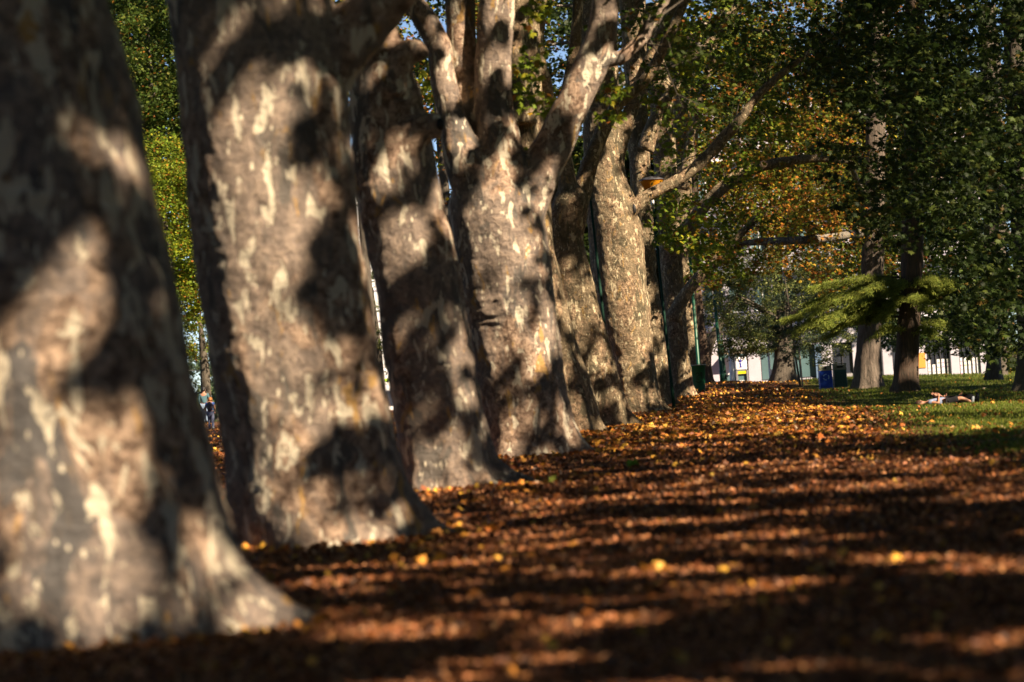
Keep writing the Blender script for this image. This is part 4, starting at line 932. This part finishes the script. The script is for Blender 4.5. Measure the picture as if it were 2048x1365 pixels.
# ------------------------------------------------------------------ the two perforated bins
def park_bin(px, Z, panel, hole, label, mark):
    q = base_pt(px, Z); x, y, z = q; t = empty('litter_bin', q, label, 'bin', 'square perforated bins on the lawn edge')
    w = .27; H = .80
    mb = MB(); mb.box((x-w, y-w, z+.03), (x+w, y+w, z+H)); mb.build('bin_body', panel, t, bevel=.02)
    mb = MB(); mb.box((x-w-.02, y-w-.015, z+H+.001), (x+w+.02, y+w+.015, z+H+.05)); mb.box((x-w, y-w+.05, z+H+.05), (x-w+.06, y+w-.02, z+1.03)); mb.box((x+w-.06, y-w+.05, z+H+.05), (x+w, y+w-.02, z+1.03))
    mb.box((x-w+.06, y-w+.06, z+H+.05), (x+w-.06, y+w-.03, z+1.0)); mb.box((x-w-.02, y-w+.03, z+1.031), (x+w+.02, y+w, z+1.07)); mb.build('hood', M['bin_cap'], t, bevel=.01)
    mb = MB()
    if mark == 'round':
        mb.tube([(x, y-w+.062, z+H+.125), (x, y-w+.05, z+H+.125)], .055, 18)
    else: mb.box((x-.13, y-w+.045, z+H+.09), (x+.13, y-w+.062, z+H+.16))
    mb.build('slot', M['black'], t)
    mb = MB()
    for i in range(9):
        for j in range(12):
            if mark == 'round' and 2 <= i <= 6 and 6 <= j <= 10: continue
            hx = x-.21+i*.0525; hz = z+.08+j*.055
            mb.box((hx-.011, y-w-.003, hz-.013), (hx+.011, y-w+.004, hz+.013))
            hy = y-.21+i*.0525; mb.box((x-w-.003, hy-.011, hz-.013), (x-w+.004, hy+.011, hz+.013))
    mb.build('perforations', hole, t)
    if mark == 'round':
        mb = MB()
        for k in range(3):
            a0 = R(90+120*k); pts = [(x+.12*math.cos(a0+s), y-w-.008, z+.53+.12*math.sin(a0+s)) for s in np.linspace(-.2, 1.1, 6)]
            mb.tube(pts, [.016]*5+[.03], 6)
        mb.build('recycling_mark', flat('pale_blue_mark', (.35,.55,.75), .5), t)
park_bin(1647, 120, M['bin_blue'], flat('bin_hole_blue', (.003,.015,.12), .6), 'blue perforated recycling bin, left of the pair on the lawn edge', 'round')
park_bin(1676, 120.3, M['bin_green'], flat('bin_hole_dark', (.004,.01,.01), .6), 'dark green perforated bin, right of the blue one', 'slot')

# ------------------------------------------------------------------ building
BY = 162.0; k0 = P(1900, 762, BY); bz = -.75
def bx(px, py=740): return float(P(px, py, BY)[0])
def bzz(px, py): return float(P(px, py, BY)[2])
bl = empty('office_building', (bx(1700), BY, bz), 'pale grey concrete building with poster windows behind the trees', 'building')
x0, x1 = bx(1405), bx(2003); HT = 16.0
piers = [(1405,1447),(1497,1522),(1645,1667),(1707,1722),(1767,1786),(1836,1855),(1902,1920),(1962,2003)]
z_sill = bzz(1930, 755)+.0; z_head = bzz(1900, 690)
z_head = max(z_head, 1.9)
for a, b in piers: mb = MB(); mb.box((bx(a), BY, bz), (bx(b), BY+.6, z_head)); mb.build('pier', M['concrete'], bl, bevel=.02)
mb = MB(); mb.box((x0, BY-.05, z_head+.002), (x1, BY+.7, z_head+1.1)); 
mb.build('fascia', M['concrete'], bl, bevel=.02)
bays = [(1447,1497,'shop'),(1522,1560,'g'),(1560,1645,'g'),(1667,1707,'d'),(1722,1767,'d'),(1786,1836,'d'),(1855,1902,'p'),(1920,1962,'p')]
poster_cols = [M['white'], flat('poster_print', (.60,.66,.74), .5, var=.3, sc=3)]
def bay(a, b, kind, zs):
    xa, xb = bx(a)+.003, bx(b)-.003
    if kind != 'shop' or True:
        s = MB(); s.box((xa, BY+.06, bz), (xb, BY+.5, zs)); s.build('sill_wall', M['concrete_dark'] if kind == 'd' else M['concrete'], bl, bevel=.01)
    wn = MB(); wn.box((xa, BY+.10, zs+.002), (xb, BY+.20, zs+.07)); wn.box((xa, BY+.10, z_head-.07), (xb, BY+.20, z_head-.002)); wn.box((xa, BY+.10, zs+.072), (xa+.06, BY+.20, z_head-.072)); wn.box((xb-.06, BY+.10, zs+.072), (xb, BY+.20, z_head-.072))
    nm = 5 if kind == 'p' else 2
    for k in range(1, nm):
        xm = xa+(xb-xa)*k/nm; wn.box((xm-.025, BY+.105, zs+.072), (xm+.025, BY+.195, z_head-.072))
    w = wn.build('window', M['frame'], bl)
    g = MB(); g.box((xa+.02, BY+.16, zs+.02), (xb-.02, BY+.175, z_head-.02)); g.build('pane', M['glass_teal'] if kind in ('g', 'shop') else M['glass'], w)
    if kind == 'p':
        for k in range(5):
            u0 = xa+(xb-xa)*k/5+.05; u1 = xa+(xb-xa)*(k+1)/5-.05; top = zs+1.12-(.28 if (k == 1 and a < 1900) else 0)
            m_ = MB(); m_.box((u0, BY+.135, zs+.1), (u1, BY+.15, top)); pw = m_.build('poster', M['white'], w)
            m_ = MB()
            for r_ in range(4):
                zt = zs+.16+r_*.24
                if zt+.1 < top: 
                    m_.box((u0+.02+.02*(r_ % 2), BY+.128, zt), (u1-.03, BY+.134, zt+rng.uniform(.03,.09)))
            m_.build('poster_picture', [flat('poster_ink', tuple(rng.uniform(.15,.6,3)), .6, var=.4, sc=9)], pw)
zs_p = -.25
for a, b, kk in bays:
    bay(a, b, kk, {'p': bzz(1900, 757), 'd': bzz(1690, 748), 'g': bzz(1560, 760), 'shop': bz+.15}[kk])
# upper storeys
for f in range(4):
    zb_ = z_head+1.1+f*3.2
    m_ = MB(); m_.box((x0, BY+.1, zb_+.002), (x1, BY+.8, zb_+1.0)); m_.box((x0, BY+.1, zb_+2.7), (x1, BY+.8, zb_+3.198)); m_.build('wall_band', M['concrete'], bl)
    nW = 12
    for k in range(nW):
        ua = x0+(x1-x0)*k/nW; ub = x0+(x1-x0)*(k+1)/nW
        m_ = MB(); m_.box((ua+.002, BY+.1, zb_+1.002), (ua+.4, BY+.8, zb_+2.698)); m_.build('pier', M['concrete'], bl)
        m_ = MB(); m_.box((ua+.402, BY+.4, zb_+1.002), (ub, BY+.46, zb_+1.06)); m_.box((ua+.402, BY+.4, zb_+2.64), (ub, BY+.46, zb_+2.698)); m_.box(((ua+ub)/2+.17, BY+.4, zb_+1.062), ((ua+ub)/2+.23, BY+.46, zb_+2.638)); w = m_.build('window', M['white'], bl)
        m_ = MB(); m_.box((ua+.402, BY+.44, zb_+1.01), (ub, BY+.45, zb_+2.69)); m_.build('pane', M['glass_teal'], w)
    m_ = MB(); m_.box((x0-.1, BY-.25, zb_+.75), (x1+.1, BY-.2, zb_+.80)); m_.box((x0-.1, BY-.3, zb_+.0), (x1+.1, BY+.098, zb_+.12)); m_.build('balcony_ledge', M['white'], bl)
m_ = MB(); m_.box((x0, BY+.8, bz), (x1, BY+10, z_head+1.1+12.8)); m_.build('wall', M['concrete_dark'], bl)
# details: blue-grey column, down pipes
m_ = MB(); m_.box((bx(1632), BY-.12, bz), (bx(1644), BY-.02, z_head)); m_.build('column', M['bluegrey'], bl)
m_ = MB(); m_.tube([(bx(1901.5), BY-.06, bz), (bx(1901.5), BY-.06, z_head+.9)], .05, 8); m_.tube([(bx(1765), BY-.06, bz), (bx(1765), BY-.06, z_head+.9)], .05, 8); m_.build('downpipe', M['frame'], bl)
m_ = MB(); m_.box((bx(1838), BY-.04, bzz(1845,736)), (bx(1852), BY-.004, bzz(1845,706))); m_.build('orange_poster', M['orange'], bl)
m_ = MB(); m_.box((bx(1450), BY+.05, bzz(1455,750)), (bx(1460), BY+.09, bzz(1455,716))); m_.build('white_panel', M['white'], bl)
# awning over the door bay
m_ = MB(); m_.box((bx(1447), BY-.9, bzz(1480,708)), (bx(1494), BY-.06, bzz(1480,706))); m_.box((bx(1447), BY-.9, bzz(1480,706)+.002), (bx(1494), BY-.85, bzz(1480,704))); m_.build('awning', flat('awning_tan', (.42,.33,.24), .7), bl)

# information kiosk
IY = 158.0
def ix(px): return float(P(px, 730, IY)[0])
def iz(py): return float(P(1483, py, IY)[2])
kz = gz1(ix(1483), IY)
kt = empty('information_kiosk', (ix(1483), IY, kz), 'white information kiosk with a blue letter i above a yellow strip', 'kiosk')
m_ = MB(); m_.box((ix(1471), IY-.25, kz-.1), (ix(1474), IY+.25, iz(741))); m_.box((ix(1491.5), IY-.25, kz-.1), (ix(1495), IY+.25, iz(741))); m_.box((ix(1474)+.002, IY-.2, kz+.02), (ix(1491.5)-.002, IY+.2, kz+.35)); m_.build('frame', M['grey_metal'], kt)
m_ = MB(); m_.box((ix(1470), IY-.3, iz(740.5)), (ix(1493), IY+.3, iz(714.5))); m_.build('sign_panel', M['white'], kt, bevel=.06)
m_ = MB(); m_.box((ix(1474)+.003, IY-.22, iz(748)), (ix(1491.5)-.003, IY+.2, iz(742.5))); m_.build('yellow_strip', M['yellow'], kt)
m_ = MB(); m_.box((ix(1474)+.003, IY-.12, kz+.352), (ix(1491.5)-.003, IY+.1, iz(748.3))); m_.build('screen', M['glass_teal'], kt)
m_ = MB(); m_.box((ix(1476), IY-.135, kz+.45), (ix(1489), IY-.125, kz+.75)); m_.build('notice', M['white'], kt)
m_ = MB(); ic = float(ix(1480.5)); yf = IY-.31
m_.tube([(ic, yf+.005, iz(722.3)), (ic, yf-.012, iz(722.3))], .075, 24)
za, zb2 = iz(733.6), iz(726.4)
m_.box((ic-.035, yf-.012, za), (ic+.035, yf+.005, zb2)); m_.box((ic-.07, yf-.0135, zb2-.03), (ic-.036, yf+.005, zb2)); m_.box((ic-.075, yf-.0135, za-.03), (ic+.075, yf+.005, za-.002))
m_.build('letter_i', M['blue_text'], kt)

# hedge far right
hb = P(2024, 745, 150); t = empty('hedge', (hb[0], 150, gz1(hb[0], 150)), 'clipped yellow-green hedge between the dark trunks at far right', 'hedge')
n = 9000; p = np.stack([hb[0]+rng.uniform(-1.0, 2.2, n), 150+rng.uniform(-.5, .5, n), gz1(hb[0], 150)+1.5*rng.random(n)], 1); p += rng.normal(size=p.shape)*.05
leaf_mesh('foliage', p, rng.uniform(.05, .12, n), palcols(n, 'bright'), T_OVAL, .5, parent=t)
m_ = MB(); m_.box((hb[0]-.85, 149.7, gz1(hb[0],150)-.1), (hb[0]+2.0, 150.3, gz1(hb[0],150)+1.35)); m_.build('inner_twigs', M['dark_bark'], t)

# pale building on the left, behind everything
lb = empty('pale_building', (-14, 300, -1.3), 'bright pale building glimpsed through the gap right of the second trunk', 'building')
cL = P(735, 500, 300)
m_ = MB(); m_.box((cL[0]-6, 300, -1.3), (cL[0]+7, 312, 21)); m_.build('wall', M['white'], lb)
m_ = MB()
for f in range(6): m_.box((cL[0]-6.05, 299.9, 1.5+f*3.2), (cL[0]+7.05, 299.99, 1.62+f*3.2))
m_.build('floor_ledge', M['concrete'], lb)

# bus glimpsed between trunks
VY = 225; vz = gz1(P(785,800,VY)[0], VY)
def vx(px): return float(P(px, 790, VY)[0])
def vzz(py): return float(P(785, py, VY)[2])
vt = empty('bus', (vx(700), VY, vz), 'white bus with a lime stripe along its roof, between the second and third trunks', 'bus')
xa, xb = vx(560), vx(815)
m_ = MB(); m_.box((xa, VY, vzz(821)), (xb, VY+2.4, vzz(813))); m_.box((xa, VY+.02, vzz(813)+.002), (xb, VY+2.38, vzz(780))); m_.box((xa, VY, vzz(780)+.002), (xb-.25, VY+2.4, vzz(763))); m_.build('body', M['white'], vt, bevel=.04)
m_ = MB(); m_.box((xa+.05, VY-.03, vzz(763)+.003), (xb-.4, VY+2.43, vzz(757))); m_.build('roof_stripe', M['lime'], vt)
nwin = 6
for k in range(nwin):
    ua = xa+.2+(xb-xa-.3)*k/nwin; ub = xa+.2+(xb-xa-.3)*(k+1)/nwin-.08
    m_ = MB(); m_.box((ua, VY-.01, vzz(812)), (ub, VY+.015, vzz(781))); m_.build('window', M['glass'], vt)
for k in (0, 1):
    cxw = xa+1.6 if k == 0 else xb-2.2
    m_ = MB(); m_.tube([(cxw, VY-.02, vz+.42), (cxw, VY+.3, vz+.42)], .42, 24); w = m_.build('wheel', M['black'], vt)
    m_ = MB(); m_.tube([(cxw, VY-.03, vz+.42), (cxw, VY-.019, vz+.42)], .22, 16); m_.build('rim', M['grey_metal'], w)
# overhead wires
for i, (ya, yb) in enumerate([(690,686), (704,700), (742,739)]):
    m_ = MB(); pa = P(330, ya, 185); pb = P(470, yb, 185); d = pb-pa; m_.tube([pa-d*.6, pa, (pa+pb)/2-np.array([0,0,.03]), pb, pb+d*.6], .022 if i < 2 else .035, 6)
    tag(m_.build('overhead_wire', M['grey_metal']), ['uppermost overhead wire crossing the gap between the nearest trunks', 'middle overhead wire crossing the gap between the nearest trunks', 'lowest and thickest overhead wire, just above the walkers'][i], 'wire', 'overhead wires')

# ------------------------------------------------------------------ people
def skin_obj(name, joints, edges, mat, parent, sub=2):
    names = list(joints); idx = {n: i for i, n in enumerate(names)}
    me = bpy.data.meshes.new(name); me.from_pydata([tuple(map(float, joints[n][0])) for n in names], [(idx[a], idx[b]) for a, b in edges], []); me.update()
    o = link_mesh(name, me, mat, parent)
    sm = o.modifiers.new('skin', 'SKIN')
    for i, n in enumerate(names):
        r = joints[n][1]; me.skin_vertices[0].data[i].radius = (r, r) if not hasattr(r, '__len__') else r
    me.skin_vertices[0].data[0].use_root = True
    sm.use_smooth_shade = True
    s2 = o.modifiers.new('sub', 'SUBSURF'); s2.levels = sub; s2.render_levels = sub
    return o
def hand(parent, wrist, d, side, mat, s=1.0):
    d = np.array(d, float); d /= np.linalg.norm(d); sd = np.array(side, float); sd -= d*np.dot(d, sd); sd /= np.linalg.norm(sd); nn = np.cross(d, sd); w = np.array(wrist)
    mb = MB(); mb.tube([w-d*.01, w+d*.03*s, w+d*.09*s], [.024*s,.036*s,.036*s], 10)
    for k, ln in enumerate([.062,.075,.08,.07]):
        b = w+d*.085*s+sd*(-.030+.020*k)*s; mb.tube([b, b+d*ln*.5*s+nn*.006, b+d*ln*.9*s+nn*.026*s], [.010*s,.009*s,.007*s], 6)
    b = w+d*.03*s-sd*.03*s; mb.tube([b, b-sd*.03*s+d*.025*s, b-sd*.035*s+d*.06*s+nn*.01], [.012*s,.011*s,.008*s], 6)
    mb.build('hand', mat, parent, True)
SK = [('pelvis','waist'),('waist','chest'),('chest','neck'),('neck','head'),('head','crown'),('chest','sl'),('sl','el'),('el','wl'),('chest','sr'),('sr','er'),('er','wr'),
      ('pelvis','hl'),('hl','kl'),('kl','al'),('al','tl'),('pelvis','hr'),('hr','kr'),('kr','ar'),('ar','tr')]
RAD = dict(pelvis=.13, waist=.12, chest=.14, neck=.055, head=.088, crown=.07, sl=.062, el=.042, wl=.028, sr=.062, er=.042, wr=.028, hl=.088, kl=.058, al=.040, tl=.035, hr=.088, kr=.058, ar=.040, tr=.035)
def person(base, J, label, shirt, legs, hairm, shorts=False, face=(0,-1,0), hairdir=(0,.4,.4), shoes=None, group=None, sleeves=True):
    base = np.array(base); t = empty('person', base, label, 'person', group)
    W = {k: base+np.array(v, float) for k, v in J.items()}
    skin_obj('body', {k: (W[k], RAD[k]) for k in RAD}, SK, M['skin'], t)
    sh = {k: (W[k], RAD[k]*1.14+.006) for k in ('pelvis','waist','chest','sl','sr')}
    for s in 'lr':
        f = 1.0 if sleeves == 'long' else .55
        sh['e'+s] = (W['s'+s]+(W['e'+s]-W['s'+s])*f, .056)
        if sleeves == 'long': sh['w'+s] = (W['e'+s]+(W['w'+s]-W['e'+s])*.9, .040)
    ed = [('pelvis','waist'),('waist','chest'),('chest','sl'),('chest','sr'),('sl','el'),('sr','er')]+([('el','wl'),('er','wr')] if sleeves == 'long' else [])
    skin_obj('shirt', sh, ed, shirt, t)
    tr = {'pelvis': (W['pelvis'], .155), 'hl': (W['hl'], .11), 'hr': (W['hr'], .11)}; ed = [('pelvis','hl'),('pelvis','hr')]
    for s in 'lr':
        if shorts: tr['k'+s] = (W['h'+s]+(W['k'+s]-W['h'+s])*.85, .092)
        else:
            tr['k'+s] = (W['k'+s], .078); tr['a'+s] = (W['k'+s]+(W['a'+s]-W['k'+s])*.95, .060); ed.append(('k'+s, 'a'+s))
        ed.append(('h'+s, 'k'+s))
    skin_obj('shorts' if shorts else 'trousers', tr, ed, legs, t)
    hd = W['head']; up = W['crown']-W['neck']; up /= np.linalg.norm(up); f = np.array(face, float); f -= up*np.dot(f, up); f /= np.linalg.norm(f); sd = np.cross(up, f)
    c = (W['head']+W['crown'])/2
    mb = MB(); mb.ball(c-f*.025+up*.03, (.105,.105,.105), 16, 10); mb.ball(c-f*.05-up*.03, (.085,.085,.085)); mb.build('hair', hairm, t, True)
    mb = MB(); mb.ball(c+f*.10-up*.03, (.016,.016,.022)); 
    for s in (-1, 1): mb.ball(c+sd*s*.092-up*.02, (.014,.02,.028))
    mb.build('face', M['skin'], t, True)
    mb = MB()
    for s in (-1, 1): mb.ball(c+f*.088+sd*s*.033+up*.005, .011, 8, 6)
    mb.build('eyes', M['black'], t, True)
    mb = MB(); mb.tube([c+f*.09-up*.062-sd*.022, c+f*.094-up*.064, c+f*.09-up*.062+sd*.022], .006, 6); mb.build('mouth', flat('lips', (.45,.16,.14), .5), t, True)
    for s in 'lr':
        hand(t, W['w'+s], W['w'+s]-W['e'+s], sd*(1 if s == 'r' else -1), M['skin'])
        mb = MB(); a = W['a'+s]; tt = W['t'+s]; mb.tube([a-(tt-a)*.35, a, a+(tt-a)*.6, tt+(tt-a)*.25], [.04,.052,.046,.03], 10); mb.build('shoe', shoes or M['black'], t, True)
    return t, W
# walking pair on the left (seen from behind)
def stand(h, lean=0, stride=.22, headdrop=0, sx=1):
    k = h/1.75
    J = dict(pelvis=(0,0,.93), waist=(0,.01+lean*.15,1.10), chest=(0,.02+lean*.4,1.34), neck=(0,.03+lean*.6,1.49), head=(0,.05+lean*.8+headdrop*.08,1.60-headdrop*.05), crown=(0,.06+lean*.9+headdrop*.14,1.69-headdrop*.08),
             sl=(-.19,.02+lean*.4,1.40), el=(-.25,-.06,1.13), wl=(-.22,.10,.90), sr=(.19,.02+lean*.4,1.40), er=(.25,.04,1.13), wr=(.20,.20,.93),
             hl=(-.09,0,.88), kl=(-.10,stride*.5+.05,.48), al=(-.10,stride,.08), tl=(-.10,stride+.15,.03), hr=(.09,0,.88), kr=(.10,-stride*.2+.04,.48), ar=(.10,-stride,.10), tr=(.10,-stride+.14,.03))
    return {a: tuple(np.array(b)*k) for a, b in J.items()}
q = base_pt(411, 140); q = P(411, 848, 140); q = np.array([q[0], 140, gz1(q[0], 140)])
person(q, stand(1.80), 'person with dark hair, teal top and pale blue jeans, beside the backpack wearer', M['cloth_teal'], M['denim'], M['hair_black'], face=(0,1,0), sleeves='long')
q = P(423, 859, 130); q = np.array([q[0], 130, gz1(q[0], 130)])
t, W = person(q, stand(1.50, .12, .12, 1), 'person with bowed head and bright blue shirt', M['cloth_royal'], M['trouser'], M['hair_ginger'], face=(0,1,-.4), shoes=M['shoe_white'])
mb = MB(); c = (W['chest']+W['waist'])/2+np.array([.0,-.17,.02]); mb.ball(c, (.15,.11,.22), 16, 12); mb.ball(c+np.array([0,-.09,-.07]), (.10,.05,.10))
pk = mb.build('backpack', M['pack']); 
for v_ in pk.data.polygons: v_.use_smooth = True
tag(pk, 'grey backpack on the back of the person with bowed head', 'backpack')
# lying pair
LZ = 78.0; lq = P(1885, 812, LZ); gl = gz1(lq[0], LZ); lx = float(P(1843, 806, LZ)[0])-lq[0]; base = (lq[0], LZ, gl)
J = dict(head=(-.58,0,.12), crown=(-.66,0,.12), neck=(-.47,0,.11), chest=(-.28,0,.13), waist=(-.05,0,.12), pelvis=(.13,0,.12),
         sl=(-.36,-.17,.13), el=(-.14,-.26,.10), wl=(-.10,-.10,.27), sr=(-.36,.17,.13), er=(-.12,.24,.12), wr=(.05,.10,.24),
         hl=(.18,-.09,.12), kl=(.50,-.13,.20), al=(.80,-.10,.07), tl=(.83,-.13,.19), hr=(.18,.09,.12), kr=(.52,.12,.17), ar=(.84,.10,.07), tr=(.88,.12,.19))
person(base, J, 'person lying on their back on the lawn in a pale blue shirt and black shorts', M['cloth_blue'], M['cloth_black'], M['hair'], True, face=(.1,-.75,.6), shoes=M['shoe_white'], group='two people lying on the lawn')
off = np.array([.0, .42, 0.0])
J = dict(head=(-.02,0,.26), crown=(-.10,0,.30), neck=(.08,0,.20), chest=(.26,0,.15), waist=(.46,0,.13), pelvis=(.62,0,.12),
         sl=(.20,-.17,.15), el=(.02,-.30,.22), wl=(-.12,-.22,.30), sr=(.20,.17,.15), er=(.42,.22,.12), wr=(.55,.10,.24),
         hl=(.66,-.09,.12), kl=(.86,-.11,.24), al=(1.00,-.10,.09), tl=(1.02,-.10,.27), hr=(.66,.09,.12), kr=(.88,.12,.20), ar=(1.04,.10,.08), tr=(1.07,.10,.24))
person(np.array(base)+off, J, 'person in dark clothes and black boots lying behind the pale blue shirt', M['cloth_black'], M['cloth_black'], M['hair'], False, face=(.5,-.7,.3), group='two people lying on the lawn', sleeves='long')

# ------------------------------------------------------------------ light, sky, render
sun_d = bpy.data.lights.new('sun', 'SUN'); sun_d.energy = 5.0; sun_d.angle = R(.53); sun_d.color = (1, .80, .57)
sun = bpy.data.objects.new('sun', sun_d); COL.objects.link(sun)
sun.rotation_euler = Vector(S).to_track_quat('Z', 'Y').to_euler()
w = bpy.data.worlds.new('World'); scene.world = w; w.use_nodes = True; nt = w.node_tree; nt.nodes.clear()
sky = nt.nodes.new('ShaderNodeTexSky'); sky.sky_type = 'NISHITA'; sky.sun_disc = False; sky.air_density = .6; sky.dust_density = .4; sky.altitude = 1500; sky.sun_elevation = SEL; sky.sun_rotation = SAZ
bg = nt.nodes.new('ShaderNodeBackground'); bg.inputs[1].default_value = .05; out = nt.nodes.new('ShaderNodeOutputWorld')
nt.links.new(sky.outputs[0], bg.inputs[0]); nt.links.new(bg.outputs[0], out.inputs[0])
scene.view_settings.view_transform = 'Standard'; scene.view_settings.look = 'None'; scene.view_settings.exposure = 1.55; scene.view_settings.gamma = 1
scene.cycles.max_bounces = 6; scene.cycles.diffuse_bounces = 2; scene.cycles.transmission_bounces = 4
scene.cycles.use_denoising = True
